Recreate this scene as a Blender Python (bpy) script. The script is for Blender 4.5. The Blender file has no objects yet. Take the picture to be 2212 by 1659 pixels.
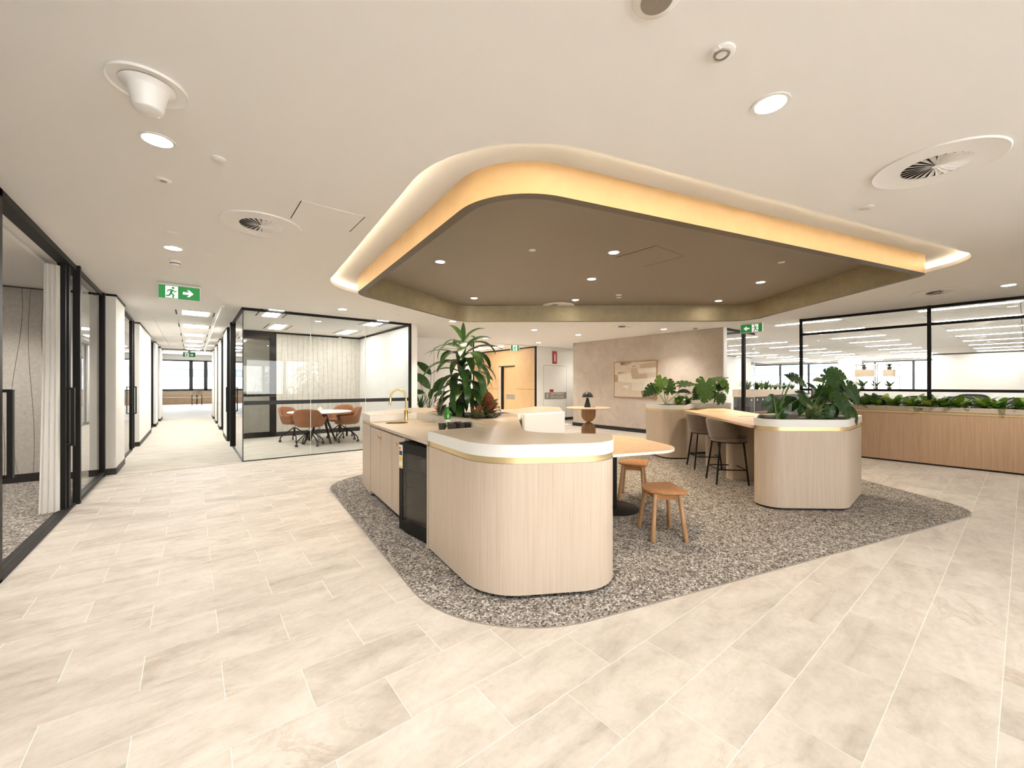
import bpy, bmesh, math, random
from math import sin, cos, pi, radians, atan2, sqrt
from mathutils import Vector, Matrix
from mathutils.geometry import tessellate_polygon
random.seed(7)
S = bpy.context.scene
COL = S.collection
H_EYE, CEIL, SOFF, RINGZ, INCEIL = 1.37, 2.72, 2.81, 2.60, 2.91
FPX, IW, IH = 876.8, 2212, 1659
YAW = atan2(692, FPX)
SN, CS = sin(YAW), cos(YAW)

# ------------------------------------------------------------------ camera
cam = bpy.data.cameras.new('camera')
cam.sensor_width = 36.0
cam.lens = 36.0 * FPX / IW
cam.clip_start, cam.clip_end = 0.05, 400
camo = bpy.data.objects.new('camera', cam)
COL.objects.link(camo)
camo.location = (0, 0, H_EYE)
camo.rotation_euler = (pi / 2, 0, -YAW)
S.camera = camo

# ------------------------------------------------------------------ view, world, large lights
S.view_settings.view_transform = 'Standard'
S.view_settings.look = 'None'
S.view_settings.gamma = 1.0
S.view_settings.use_curve_mapping = False
S.view_settings.exposure = 1.48
S.cycles.use_denoising = True
S.cycles.use_adaptive_sampling = True
S.cycles.adaptive_threshold = 0.06
S.cycles.max_bounces = 7
S.cycles.diffuse_bounces = 4
S.cycles.glossy_bounces = 3
S.cycles.transparent_max_bounces = 12
S.cycles.sample_clamp_indirect = 12.0
S.cycles.caustics_reflective = False
S.cycles.caustics_refractive = False
W = bpy.data.worlds.new('sky')
S.world = W
W.use_nodes = True
wn = W.node_tree
bg = wn.nodes['Background']
bg.inputs['Color'].default_value = (0.97, 0.97, 0.96, 1)
bg.inputs['Strength'].default_value = 4.2


def portal(loc, rot, sx, sy):
    l = bpy.data.lights.new('sky_portal', 'AREA')
    l.shape = 'RECTANGLE'
    l.size, l.size_y = sx, sy
    l.cycles.is_portal = True
    o = bpy.data.objects.new('sky_portal', l)
    COL.objects.link(o)
    o.location, o.rotation_euler = loc, rot


YW = -4.5          # plane of the window wall behind the camera
portal((.3, YW - 0.05, 1.66), (-pi / 2, 0, 0), 9.6, 1.7)
portal((30.15, 5.0, 1.75), (0, pi / 2, 0), 1.9, 14.0)
portal((0.0, 36.2, 1.95), (pi / 2, 0, 0), 6.0, 2.2)

DAYWARM = (1.0, 0.935, 0.85)
CANWARM = (1.0, 0.80, 0.56)


def spot(loc, power, angle=110, blend=0.9, col=DAYWARM, size=0.05, tgt=None):
    l = bpy.data.lights.new('downlight_beam', 'SPOT')
    l.energy, l.spot_size, l.spot_blend = power, radians(angle), blend
    l.color, l.shadow_soft_size = col, size
    o = bpy.data.objects.new('downlight_beam', l)
    COL.objects.link(o)
    o.location = loc
    if tgt is not None:
        o.rotation_euler = (Vector(tgt) - Vector(loc)).to_track_quat('-Z', 'Y').to_euler()
    return o


# ------------------------------------------------------------------ materials
MAT = {}


def mat(name, col=(0.8, 0.8, 0.8), rough=0.5, metal=0.0, emit=None, estr=0.0, spec=0.5, trans=0.0, sheen=0.0, coat=0.0):
    if name in MAT:
        return MAT[name]
    m = bpy.data.materials.new(name)
    m.use_nodes = True
    b = m.node_tree.nodes['Principled BSDF']
    b.inputs['Base Color'].default_value = (*col, 1)
    b.inputs['Roughness'].default_value = rough
    b.inputs['Metallic'].default_value = metal
    b.inputs['Specular IOR Level'].default_value = spec
    b.inputs['Transmission Weight'].default_value = trans
    b.inputs['Sheen Weight'].default_value = sheen
    b.inputs['Coat Weight'].default_value = coat
    if emit:
        b.inputs['Emission Color'].default_value = (*emit, 1)
        b.inputs['Emission Strength'].default_value = estr
    MAT[name] = m
    return m


def nd(m, typ, **kw):
    n = m.node_tree.nodes.new(typ)
    for k, v in kw.items():
        if k in n.inputs:
            n.inputs[k].default_value = v
        else:
            setattr(n, k, v)
    return n


def lk(m, a, b):
    m.node_tree.links.new(a, b)


def bsdf(m):
    return m.node_tree.nodes['Principled BSDF']


def ramp(m, fac, stops):
    r = nd(m, 'ShaderNodeValToRGB')
    e = r.color_ramp.elements
    while len(e) < len(stops):
        e.new(0.5)
    for i, (p, c) in enumerate(stops):
        e[i].position, e[i].color = p, (*c, 1)
    lk(m, fac, r.inputs['Fac'])
    return r


def coords(m, scale=(1, 1, 1), world=True, rnd=0.0, rot=(0, 0, 0)):
    """world-position (or object) coordinates, scaled, with an offset per object"""
    if world:
        src = nd(m, 'ShaderNodeNewGeometry').outputs['Position']
    else:
        src = nd(m, 'ShaderNodeTexCoord').outputs['Object']
    mp = nd(m, 'ShaderNodeMapping')
    mp.inputs['Scale'].default_value = scale
    mp.inputs['Rotation'].default_value = rot
    lk(m, src, mp.inputs['Vector'])
    out = mp.outputs['Vector']
    if rnd:
        oi = nd(m, 'ShaderNodeObjectInfo')
        vm = nd(m, 'ShaderNodeVectorMath', operation='SCALE')
        cx = nd(m, 'ShaderNodeCombineXYZ')
        lk(m, oi.outputs['Random'], cx.inputs['X'])
        lk(m, oi.outputs['Random'], cx.inputs['Y'])
        lk(m, oi.outputs['Random'], cx.inputs['Z'])
        lk(m, cx.outputs['Vector'], vm.inputs[0])
        vm.inputs['Scale'].default_value = rnd
        ad = nd(m, 'ShaderNodeVectorMath', operation='ADD')
        lk(m, out, ad.inputs[0])
        lk(m, vm.outputs['Vector'], ad.inputs[1])
        out = ad.outputs['Vector']
    return out


def noise(m, vec, scale, detail=4, rough=0.55, dist=0.0):
    n = nd(m, 'ShaderNodeTexNoise', Scale=scale, Detail=detail, Roughness=rough, Distortion=dist)
    lk(m, vec, n.inputs['Vector'])
    return n.outputs['Fac']


def bump(m, h, strength=0.2, dist=0.01):
    b = nd(m, 'ShaderNodeBump', Strength=strength, Distance=dist)
    lk(m, h, b.inputs['Height'])
    lk(m, b.outputs['Normal'], bsdf(m).inputs['Normal'])


def noisy(name, stops, scale=4, detail=5, rough=0.6, sc=(1, 1, 1), rgh=0.6, world=True, rnd=0.0, dist=0.0, bmp=0.0, metal=0.0, spec=0.5, sheen=0.0):
    m = mat(name, stops[0][1], rgh, metal, spec=spec, sheen=sheen)
    v = coords(m, sc, world, rnd)
    f = noise(m, v, scale, detail, rough, dist)
    r = ramp(m, f, stops)
    lk(m, r.outputs['Color'], bsdf(m).inputs['Base Color'])
    if bmp:
        bump(m, f, bmp)
    return m


def mixc(m, fac, a, b, mode='MIX'):
    x = nd(m, 'ShaderNodeMix', data_type='RGBA', blend_type=mode)
    if isinstance(fac, float):
        x.inputs[0].default_value = fac
    else:
        lk(m, fac, x.inputs[0])
    for i, s in ((6, a), (7, b)):
        if isinstance(s, tuple):
            x.inputs[i].default_value = (*s, 1)
        else:
            lk(m, s, x.inputs[i])
    return x.outputs[2]


def m_glass(name, tint=(0.97, 0.99, 0.97), refl=1.0, rough=0.0):
    m = bpy.data.materials.new(name)
    m.use_nodes = True
    nt = m.node_tree
    nt.nodes.remove(nt.nodes['Principled BSDF'])
    t = nd(m, 'ShaderNodeBsdfTransparent', Color=(*tint, 1))
    g = nd(m, 'ShaderNodeBsdfGlossy', Roughness=rough)
    fr = nd(m, 'ShaderNodeFresnel', IOR=1.5)
    mu = nd(m, 'ShaderNodeMath', operation='MULTIPLY')
    mu.inputs[1].default_value = refl
    lk(m, fr.outputs[0], mu.inputs[0])
    mx = nd(m, 'ShaderNodeMixShader')
    lk(m, mu.outputs[0], mx.inputs[0])
    lk(m, t.outputs[0], mx.inputs[1])
    lk(m, g.outputs[0], mx.inputs[2])
    lk(m, mx.outputs[0], nt.nodes['Material Output'].inputs['Surface'])
    MAT[name] = m
    return m


def build_materials():
    mat('ceiling_paint', (0.88, 0.86, 0.835), 0.75, spec=0.2)
    mat('wall_paint', (0.86, 0.835, 0.795), 0.7, spec=0.25)
    mat('bright_white', (0.86, 0.85, 0.83), 0.45)
    mat('fixture_white', (0.86, 0.84, 0.81), 0.4)
    mat('black_metal', (0.010, 0.009, 0.008), 0.5, spec=0.22)
    mat('black_skirting', (0.02, 0.017, 0.015), 0.5)
    mat('black_plastic', (0.018, 0.018, 0.018), 0.45)
    mat('dark_gap', (0.03, 0.026, 0.022), 0.9)
    mat('felt_groove', (0.16, 0.14, 0.12), 0.95)
    mat('lip_white', (0.80, 0.80, 0.775), 0.35)
    mat('brass', (0.80, 0.64, 0.36), 0.42, 0.75)
    mat('faucet_brass', (0.83, 0.56, 0.22), 0.22, 1.0)
    mat('canopy_brown', (0.295, 0.25, 0.20), 0.55)
    mat('lamp_glow', (1, 1, 1), 0.5, emit=(1, 0.93, 0.80), estr=40)
    mat('panel_glow', (1, 1, 1), 0.5, emit=(1, 0.97, 0.91), estr=11)
    mat('corridor_glow', (1, 1, 1), 0.5, emit=(1, 0.97, 0.91), estr=26)
    mat('linear_glow', (1, 1, 1), 0.5, emit=(1, 0.96, 0.90), estr=24)
    mat('cove_glow', (1, 1, 1), 0.5, emit=(1, 0.82, 0.55), estr=10)
    mat('sign_green', (0.02, 0.28, 0.06), 0.4, emit=(0.02, 0.33, 0.07), estr=0.12)
    mat('sign_white', (0.85, 0.85, 0.85), 0.4, emit=(1, 1, 1), estr=0.2)
    mat('sign_red', (0.42, 0.02, 0.02), 0.4)
    mat('sign_grey', (0.33, 0.29, 0.25), 0.4, 0.3)
    mat('letter_white', (0.85, 0.82, 0.78), 0.5)
    mat('letter_blue', (0.03, 0.08, 0.3), 0.5)
    mat('sheer_white', (0.9, 0.9, 0.88), 0.8)
    mat('cup_dark', (0.05, 0.045, 0.042), 0.25)
    mat('bottle_green', (0.10, 0.62, 0.06), 0.06, trans=0.7, spec=0.6)
    mat('ceramic', (0.80, 0.76, 0.70), 0.4)
    mat('stone_dark', (0.035, 0.038, 0.036), 0.2)
    mat('paper', (0.72, 0.68, 0.66), 0.6)
    mat('paper_pink', (0.58, 0.44, 0.42), 0.6)
    mat('charcoal', (0.045, 0.043, 0.043), 0.55)
    mat('desk_white', (0.78, 0.76, 0.73), 0.4)
    mat('mesh_grey', (0.05, 0.052, 0.055), 0.7)
    mat('rubber', (0.06, 0.06, 0.06), 0.6)
    mat('chrome', (0.75, 0.75, 0.74), 0.18, 1.0)
    mat('red_glass', (0.65, 0.07, 0.04), 0.5)
    mat('sticker_white', (0.85, 0.83, 0.78), 0.5)
    mat('sticker_red', (0.7, 0.08, 0.05), 0.5)
    mat('sticker_yellow', (0.8, 0.55, 0.08), 0.5)
    mat('city_pale', (0.40, 0.42, 0.44), 0.8)
    mat('fridge_lining', (0.30, 0.285, 0.265), 0.5)
    mat('city_glass', (0.09, 0.11, 0.13), 0.5)
    mat('window_frame', (0.05, 0.055, 0.06), 0.45)
    noisy('soil', [(0.3, (0.010, 0.007, 0.005)), (0.7, (0.04, 0.028, 0.02))], 60, 4, rgh=0.95, bmp=0.8)
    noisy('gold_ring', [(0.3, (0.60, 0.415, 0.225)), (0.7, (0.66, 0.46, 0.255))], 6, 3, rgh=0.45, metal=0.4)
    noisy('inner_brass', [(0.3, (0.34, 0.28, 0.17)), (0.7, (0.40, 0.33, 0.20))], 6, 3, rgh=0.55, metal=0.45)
    mat('rim_brown', (0.15, 0.115, 0.08), 0.5)
    noisy('stucco', [(0.30, (0.47, 0.40, 0.335)), (0.5, (0.545, 0.47, 0.395)), (0.72, (0.61, 0.535, 0.46))], 2.6, 9, 0.68, rgh=0.85, dist=0.6, bmp=0.12)
    noisy('felt', [(0.3, (0.43, 0.40, 0.365)), (0.7, (0.56, 0.53, 0.49))], 26, 6, 0.7, rgh=0.95, spec=0.1, bmp=0.1)
    noisy('felt_light', [(0.3, (0.56, 0.53, 0.47)), (0.7, (0.66, 0.63, 0.57))], 9, 6, 0.7, rgh=0.95, spec=0.1)
    noisy('taupe_top', [(0.3, (0.50, 0.42, 0.33)), (0.7, (0.545, 0.46, 0.365))], 7, 8, 0.7, rgh=0.32)
    noisy('leather', [(0.3, (0.30, 0.115, 0.045)), (0.7, (0.36, 0.145, 0.06))], 9, 4, rgh=0.42)
    noisy('stool_fabric', [(0.35, (0.155, 0.122, 0.098)), (0.65, (0.235, 0.19, 0.155))], 130, 4, rgh=0.92, world=False, sheen=0.3, spec=0.15)
    # corridor carpet: streaks along X
    noisy('streak_carpet', [(0.33, (0.42, 0.385, 0.335)), (0.5, (0.56, 0.52, 0.455)), (0.68, (0.66, 0.62, 0.555))], 3.0, 8, 0.72, (0.7, 4.5, 1), 0.95, spec=0.1, dist=0.7)
    noisy('office_carpet', [(0.35, (0.34, 0.31, 0.28)), (0.65, (0.48, 0.44, 0.39))], 5, 8, 0.7, (1, 3, 1), 0.95, spec=0.1)

    # speckled grey carpet
    m = mat('speckle_carpet', (0.3, 0.27, 0.24), 0.97, spec=0.08)
    v = coords(m, (1, 1, 1))
    vo = nd(m, 'ShaderNodeTexVoronoi', Scale=95.0)
    wob = noise(m, coords(m, (1, 1, 1)), 70, 2)
    av = nd(m, 'ShaderNodeVectorMath', operation='ADD')
    lk(m, v, av.inputs[0])
    sc = nd(m, 'ShaderNodeVectorMath', operation='SCALE')
    cb = nd(m, 'ShaderNodeCombineXYZ')
    lk(m, wob, cb.inputs['X'])
    lk(m, wob, cb.inputs['Y'])
    lk(m, cb.outputs[0], sc.inputs[0])
    sc.inputs['Scale'].default_value = 0.012
    lk(m, sc.outputs[0], av.inputs[1])
    lk(m, av.outputs[0], vo.inputs['Vector'])
    sp = nd(m, 'ShaderNodeSeparateColor')
    lk(m, vo.outputs['Color'], sp.inputs[0])
    patch = noise(m, coords(m, (1.6, 1, 1)), 9, 4, 0.7)
    ad = nd(m, 'ShaderNodeMath', operation='ADD')
    mp = nd(m, 'ShaderNodeMath', operation='MULTIPLY_ADD')
    lk(m, patch, mp.inputs[0])
    mp.inputs[1].default_value = 0.9
    mp.inputs[2].default_value = -0.45
    lk(m, sp.outputs[0], ad.inputs[0])
    lk(m, mp.outputs[0], ad.inputs[1])
    r = ramp(m, ad.outputs[0], [(0.02, (0.06, 0.053, 0.048)), (0.25, (0.13, 0.115, 0.103)), (0.45, (0.235, 0.21, 0.187)), (0.72, (0.30, 0.27, 0.243)), (0.93, (0.52, 0.49, 0.45))])
    lk(m, r.outputs['Color'], bsdf(m).inputs['Base Color'])
    bump(m, sp.outputs[1], 0.4, 0.004)

    # stone floor tile, one pattern offset for each tile
    m = mat('stone_tile', (0.66, 0.59, 0.50), 0.58, spec=0.28)
    v = coords(m, (1, 1, 1), True, 37.0)
    vs = coords(m, (0.55, 1.5, 1), True, 21.0)
    big = noise(m, vs, 2.3, 7, 0.62, 0.9)
    base = ramp(m, big, [(0.27, (0.385, 0.345, 0.298)), (0.42, (0.495, 0.45, 0.398)), (0.55, (0.56, 0.513, 0.46)), (0.75, (0.605, 0.562, 0.51))])
    fine = noise(m, v, 34, 6, 0.7)
    fr = ramp(m, fine, [(0.30, (0.86, 0.85, 0.84)), (0.55, (1, 1, 1))])
    mid = noise(m, coords(m, (0.8, 1.3, 1), True, 53.0), 8.5, 8, 0.68, 0.5)
    mr_ = ramp(m, mid, [(0.32, (0.80, 0.785, 0.765)), (0.5, (0.95, 0.945, 0.94)), (0.62, (1, 1, 1))])
    c0 = mixc(m, 0.85, base.outputs['Color'], mr_.outputs['Color'], 'MULTIPLY')
    c1 = mixc(m, 0.6, c0, fr.outputs['Color'], 'MULTIPLY')
    vein = noise(m, vs, 1.7, 9, 0.66, 1.6)
    vr = ramp(m, vein, [(0.470, (0, 0, 0)), (0.492, (1, 1, 1)), (0.500, (1, 1, 1)), (0.53, (0, 0, 0))])
    msk = noise(m, v, 1.6, 3)
    mr = ramp(m, msk, [(0.54, (0, 0, 0)), (0.70, (0.75, 0.75, 0.75))])
    vm = nd(m, 'ShaderNodeMix', data_type='RGBA', blend_type='MULTIPLY')
    vm.inputs[0].default_value = 1.0
    lk(m, vr.outputs['Color'], vm.inputs[6])
    lk(m, mr.outputs['Color'], vm.inputs[7])
    c2 = mixc(m, vm.outputs[2], c1, (0.37, 0.30, 0.23))
    lk(m, c2, bsdf(m).inputs['Base Color'])
    bump(m, fine, 0.04, 0.002)
    noisy('grout', [(0.3, (0.80, 0.74, 0.66)), (0.7, (0.86, 0.80, 0.72))], 40, rgh=0.9)

    # wood
    def wood(name, a, b, c, sc, scale=3.0, rgh=0.5, world=True, rnd=0.0):
        m = mat(name, b, rgh, spec=0.35)
        v = coords(m, sc, world, rnd)
        f = noise(m, v, scale, 9, 0.68, 0.25)
        r = ramp(m, f, [(0.30, a), (0.5, b), (0.70, c)])
        lk(m, r.outputs['Color'], bsdf(m).inputs['Base Color'])
        bump(m, f, 0.05, 0.002)
    wood('veneer', (0.50, 0.405, 0.315), (0.57, 0.47, 0.375), (0.61, 0.515, 0.42), (22, 22, 0.55))
    wood('veneer_tan', (0.44, 0.29, 0.185), (0.52, 0.355, 0.235), (0.575, 0.405, 0.275), (18, 18, 0.5))
    wood('table_oak', (0.56, 0.39, 0.24), (0.64, 0.46, 0.295), (0.70, 0.52, 0.345), (2.5, 10, 3), 2.2, 0.38)
    wood('stool_oak', (0.29, 0.125, 0.042), (0.38, 0.175, 0.065), (0.45, 0.225, 0.09), (3, 22, 3), 2.0, 0.4, False)
    wood('stool_leg_oak', (0.33, 0.18, 0.085), (0.40, 0.23, 0.115), (0.46, 0.275, 0.145), (24, 24, 1.5), 2.0, 0.45, False)
    wood('walnut', (0.20, 0.095, 0.042), (0.31, 0.165, 0.08), (0.42, 0.25, 0.13), (12, 12, 0.6), 3.0, 0.4)
    wood('pale_box_wood', (0.58, 0.46, 0.34), (0.64, 0.52, 0.39), (0.68, 0.56, 0.43), (6, 6, 6), 2.0, 0.5)
    noisy('lobby_ply', [(0.3, (0.52, 0.34, 0.165)), (0.7, (0.60, 0.41, 0.215))], 2.5, 8, 0.65, (1, 1, 0.6), 0.55)

    m_glass('clear_glass', (0.975, 0.985, 0.975), 1.0)
    m_glass('partition_glass', (0.97, 0.985, 0.97), 1.1)
    m_glass('fridge_glass', (0.62, 0.60, 0.57), 1.2)

    # translucent curtain
    m = mat('curtain', (0.93, 0.92, 0.90), 0.9, spec=0.1)
    nt = m.node_tree
    tr = nd(m, 'ShaderNodeBsdfTranslucent', Color=(0.95, 0.94, 0.92, 1))
    mx = nd(m, 'ShaderNodeMixShader')
    mx.inputs[0].default_value = 0.5
    lk(m, bsdf(m).outputs[0], mx.inputs[1])
    lk(m, tr.outputs[0], mx.inputs[2])
    lk(m, mx.outputs[0], nt.nodes['Material Output'].inputs['Surface'])

    # leaves
    def leafm(name, a, b, c=None, sc=9, rgh=0.33):
        m = mat(name, a, rgh, spec=0.5)
        v = coords(m, (1, 1, 1), False, 11.0)
        f = noise(m, v, sc, 3)
        st = [(0.35, a), (0.65, b)] if c is None else [(0.40, a), (0.50, b), (0.56, c)]
        r = ramp(m, f, st)
        lk(m, r.outputs['Color'], bsdf(m).inputs['Base Color'])
        tr = nd(m, 'ShaderNodeBsdfTranslucent')
        lk(m, r.outputs['Color'], tr.inputs['Color'])
        mx = nd(m, 'ShaderNodeMixShader')
        mx.inputs[0].default_value = 0.25
        lk(m, bsdf(m).outputs[0], mx.inputs[1])
        lk(m, tr.outputs[0], mx.inputs[2])
        lk(m, mx.outputs[0], m.node_tree.nodes['Material Output'].inputs['Surface'])
    leafm('leaf_dark', (0.018, 0.055, 0.010), (0.035, 0.095, 0.016))
    leafm('leaf_mid', (0.04, 0.10, 0.02), (0.065, 0.14, 0.035))
    leafm('leaf_bright', (0.10, 0.235, 0.025), (0.20, 0.34, 0.05))
    leafm('leaf_lime', (0.24, 0.37, 0.05), (0.40, 0.48, 0.10))
    leafm('leaf_monstera', (0.026, 0.068, 0.018), (0.045, 0.10, 0.03))
    leafm('leaf_variegated', (0.05, 0.13, 0.03), (0.10, 0.20, 0.06), (0.50, 0.58, 0.30), 30)
    leafm('leaf_pink', (0.07, 0.085, 0.028), (0.26, 0.085, 0.05), (0.50, 0.15, 0.085), 20)
    leafm('leaf_speckle', (0.05, 0.075, 0.02), (0.12, 0.14, 0.05), (0.45, 0.40, 0.22), 55)
    leafm('leaf_snake', (0.06, 0.12, 0.03), (0.14, 0.20, 0.06), (0.50, 0.46, 0.14), 12)
    mat('stem_green', (0.10, 0.19, 0.04), 0.5)
    mat('stem_brown', (0.06, 0.045, 0.03), 0.7)


build_materials()


def M(n):
    return MAT[n]


# ------------------------------------------------------------------ mesh helpers
class MB:
    def __init__(s):
        s.v, s.f, s.sm = [], [], []

    def add(s, vs, fs, smooth=False):
        o = len(s.v)
        s.v += [tuple(p) for p in vs]
        s.f += [tuple(i + o for i in q) for q in fs]
        s.sm += [smooth] * len(fs)
        return s

    def box(s, x0, y0, z0, x1, y1, z1):
        v = [(x0, y0, z0), (x1, y0, z0), (x1, y1, z0), (x0, y1, z0), (x0, y0, z1), (x1, y0, z1), (x1, y1, z1), (x0, y1, z1)]
        return s.add(v, [(0, 3, 2, 1), (4, 5, 6, 7), (0, 1, 5, 4), (1, 2, 6, 5), (2, 3, 7, 6), (3, 0, 4, 7)])

    def cbox(s, x0, y0, z0, x1, y1, z1, b=0.004):
        """box with chamfered vertical and top edges"""
        def ring(i, z):
            return [(x0 + i, y0 + b, z), (x0 + b, y0 + i, z), (x1 - b, y0 + i, z), (x1 - i, y0 + b, z),
                    (x1 - i, y1 - b, z), (x1 - b, y1 - i, z), (x0 + b, y1 - i, z), (x0 + i, y1 - b, z)]
        rs = [ring(b * .6, z0), ring(0, z0 + b), ring(0, z1 - b), ring(b * .6, z1)]
        v = sum(rs, [])
        f = [tuple(range(7, -1, -1)), tuple(range(24, 32))]
        for k in range(3):
            for i in range(8):
                j = (i + 1) % 8
                f.append((k * 8 + i, k * 8 + j, k * 8 + 8 + j, k * 8 + 8 + i))
        return s.add(v, f)

    def slab(s, loop, z0, z1, holes=(), smooth_side=True, top=True, bottom=True, side=True):
        loops = [list(loop)] + [list(h) for h in holes]
        flat = [p for l in loops for p in l]
        tri = tessellate_polygon([[Vector((p[0], p[1], 0)) for p in l] for l in loops])
        def up(t):
            a, b, c = (flat[i] for i in t)
            return (b[0] - a[0]) * (c[1] - a[1]) - (b[1] - a[1]) * (c[0] - a[0]) > 0
        tri = [t if up(t) else (t[0], t[2], t[1]) for t in tri]
        if top:
            s.add([(p[0], p[1], z1) for p in flat], tri)
        if bottom:
            s.add([(p[0], p[1], z0) for p in flat], [(t[0], t[2], t[1]) for t in tri])
        if side:
            for k, l in enumerate(loops):
                s.band(l, z0, z1, flip=(k > 0) != (area(l) < 0), smooth=smooth_side)
        return s

    def band(s, loop, z0, z1, flip=False, smooth=True, closed=True):
        n = len(loop)
        v = [(p[0], p[1], z0) for p in loop] + [(p[0], p[1], z1) for p in loop]
        f = []
        for i in range(n if closed else n - 1):
            j = (i + 1) % n
            q = (i, j, n + j, n + i)
            f.append(q[::-1] if flip else q)
        return s.add(v, f, smooth)

    def lathe(s, prof, cx=0, cy=0, n=32, smooth=True, cap=True):
        v, f = [], []
        for r, z in prof:
            for k in range(n):
                a = 2 * pi * k / n
                v.append((cx + r * cos(a), cy + r * sin(a), z))
        for i in range(len(prof) - 1):
            for k in range(n):
                j = (k + 1) % n
                f.append((i * n + k, i * n + j, (i + 1) * n + j, (i + 1) * n + k))
        if cap and prof[0][0] > 1e-6:
            f.append(tuple(range(n - 1, -1, -1)))
        if cap and prof[-1][0] > 1e-6:
            f.append(tuple((len(prof) - 1) * n + k for k in range(n)))
        return s.add(v, f, smooth)

    def tube(s, pts, r, n=10, cap=True):
        pts = [Vector(p) for p in pts]
        rs = r if isinstance(r, (list, tuple)) else [r] * len(pts)
        t0 = (pts[1] - pts[0]).normalized()
        u = t0.orthogonal().normalized()
        v, f = [], []
        for i, p in enumerate(pts):
            t = (pts[min(i + 1, len(pts) - 1)] - pts[max(i - 1, 0)]).normalized()
            u = (u - t * u.dot(t)).normalized()
            w = t.cross(u)
            for k in range(n):
                a = 2 * pi * k / n
                v.append(p + (u * cos(a) + w * sin(a)) * rs[i])
        for i in range(len(pts) - 1):
            for k in range(n):
                j = (k + 1) % n
                f.append((i * n + k, i * n + j, (i + 1) * n + j, (i + 1) * n + k))
        if cap:
            f.append(tuple(range(n - 1, -1, -1)))
            f.append(tuple((len(pts) - 1) * n + k for k in range(n)))
        return s.add(v, f, True)

    def mesh(s, name, m=None):
        me = bpy.data.meshes.new(name)
        me.from_pydata(s.v, [], s.f)
        me.polygons.foreach_set('use_smooth', s.sm)
        if m:
            me.materials.append(M(m))
        me.update()
        return me

    def build(s, name, m, parent=None, local=False, sharp=40):
        """link as one mesh object; coordinates are world unless local"""
        if parent is not None and not local:
            p = parent.location
            q = parent
            off = Vector(p)
            while q.parent is not None:
                q = q.parent
                off = off + q.location
            s.v = [(a - off.x, b - off.y, c - off.z) for a, b, c in s.v]
        me = s.mesh(name, m)
        if any(s.sm):
            me.set_sharp_from_angle(angle=radians(sharp))
        return link(name, me, parent)


def area(l):
    return 0.5 * sum(l[i][0] * l[(i + 1) % len(l)][1] - l[(i + 1) % len(l)][0] * l[i][1] for i in range(len(l)))


def link(name, data, parent=None):
    o = bpy.data.objects.new(name, data)
    COL.objects.link(o)
    o.parent = parent
    return o


def tag(o, label=None, cat=None, group=None, kind=None):
    for k, v in (('label', label), ('category', cat), ('group', group), ('kind', kind)):
        if v:
            o[k] = v
    return o


def thing(name, label, cat, loc=(0, 0, 0), rz=0.0, group=None, kind=None):
    o = bpy.data.objects.new(name, None)
    COL.objects.link(o)
    o.empty_display_size = 0.1
    o.location = loc
    o.rotation_euler = (0, 0, rz)
    return tag(o, label, cat, group, kind)


def copy_tree(o, parent=None):
    c = o.copy()
    COL.objects.link(c)
    c.parent = parent
    for ch in list(o.children):
        copy_tree(ch, c)
    return c


def box(name, m, x0, y0, z0, x1, y1, z1, parent=None, local=False, b=0.0):
    mb = MB()
    if b:
        mb.cbox(x0, y0, z0, x1, y1, z1, b)
    else:
        mb.box(x0, y0, z0, x1, y1, z1)
    return mb.build(name, m, parent, local)


def rpoly(pts, rad, seg=9):
    """polygon with rounded corners"""
    n = len(pts)
    out = []
    for i in range(n):
        P = Vector(pts[i])
        A, B = Vector(pts[i - 1]) - P, Vector(pts[(i + 1) % n]) - P
        la, lb = A.length, B.length
        A, B = A / la, B / lb
        ang = math.acos(max(-1, min(1, A.dot(B))))
        r = rad[i] if isinstance(rad, (list, tuple)) else rad
        if r <= 1e-4 or ang > pi - 0.02:
            out.append((P.x, P.y))
            continue
        tl = min(r / math.tan(ang / 2), la * 0.49, lb * 0.49)
        r = tl * math.tan(ang / 2)
        bis = (A + B).normalized()
        c = P + bis * (r / sin(ang / 2))
        s, e = P + A * tl - c, P + B * tl - c
        a0, a1 = atan2(s.y, s.x), atan2(e.y, e.x)
        d = (a1 - a0 + pi) % (2 * pi) - pi
        for k in range(seg + 1):
            a = a0 + d * k / seg
            out.append((c.x + r * cos(a), c.y + r * sin(a)))
    return out


def offs(pts, d):
    """offset a CCW polygon outward by d"""
    n = len(pts)
    out = []
    for i in range(n):
        a, p, b = Vector(pts[i - 1]), Vector(pts[i]), Vector(pts[(i + 1) % n])
        u, v = (p - a).normalized(), (b - p).normalized()
        n1, n2 = Vector((u.y, -u.x)), Vector((v.y, -v.x))
        m = (n1 + n2)
        m = m / max(0.25, m.dot(n1) / 1.0) if m.length > 1e-6 else n1
        out.append((p.x + m.x * d, p.y + m.y * d))
    return out


def inside(p, poly):
    x, y = p
    c = False
    n = len(poly)
    for i in range(n):
        x1, y1 = poly[i]
        x2, y2 = poly[i - 1]
        if (y1 > y) != (y2 > y) and x < (x2 - x1) * (y - y1) / (y2 - y1) + x1:
            c = not c
    return c


def proj(x, y, z):
    d = x * SN + y * CS
    if d < 0.1:
        return None
    l = x * CS - y * SN
    return (1106 + FPX * l / d, 829.5 - FPX * (z - H_EYE) / d, d)


def text_mesh(txt, size, m, thick=0.0005, align='CENTER'):
    cu = bpy.data.curves.new('lettering', 'FONT')
    cu.body, cu.size, cu.extrude = txt, size, thick
    cu.align_x, cu.align_y = align, 'CENTER'
    o = bpy.data.objects.new('lettering', cu)
    COL.objects.link(o)
    dg = bpy.context.evaluated_depsgraph_get()
    me = bpy.data.meshes.new_from_object(o.evaluated_get(dg))
    bpy.data.objects.remove(o)
    bpy.data.curves.remove(cu)
    me.materials.clear()
    me.materials.append(M(m))
    return me

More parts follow.
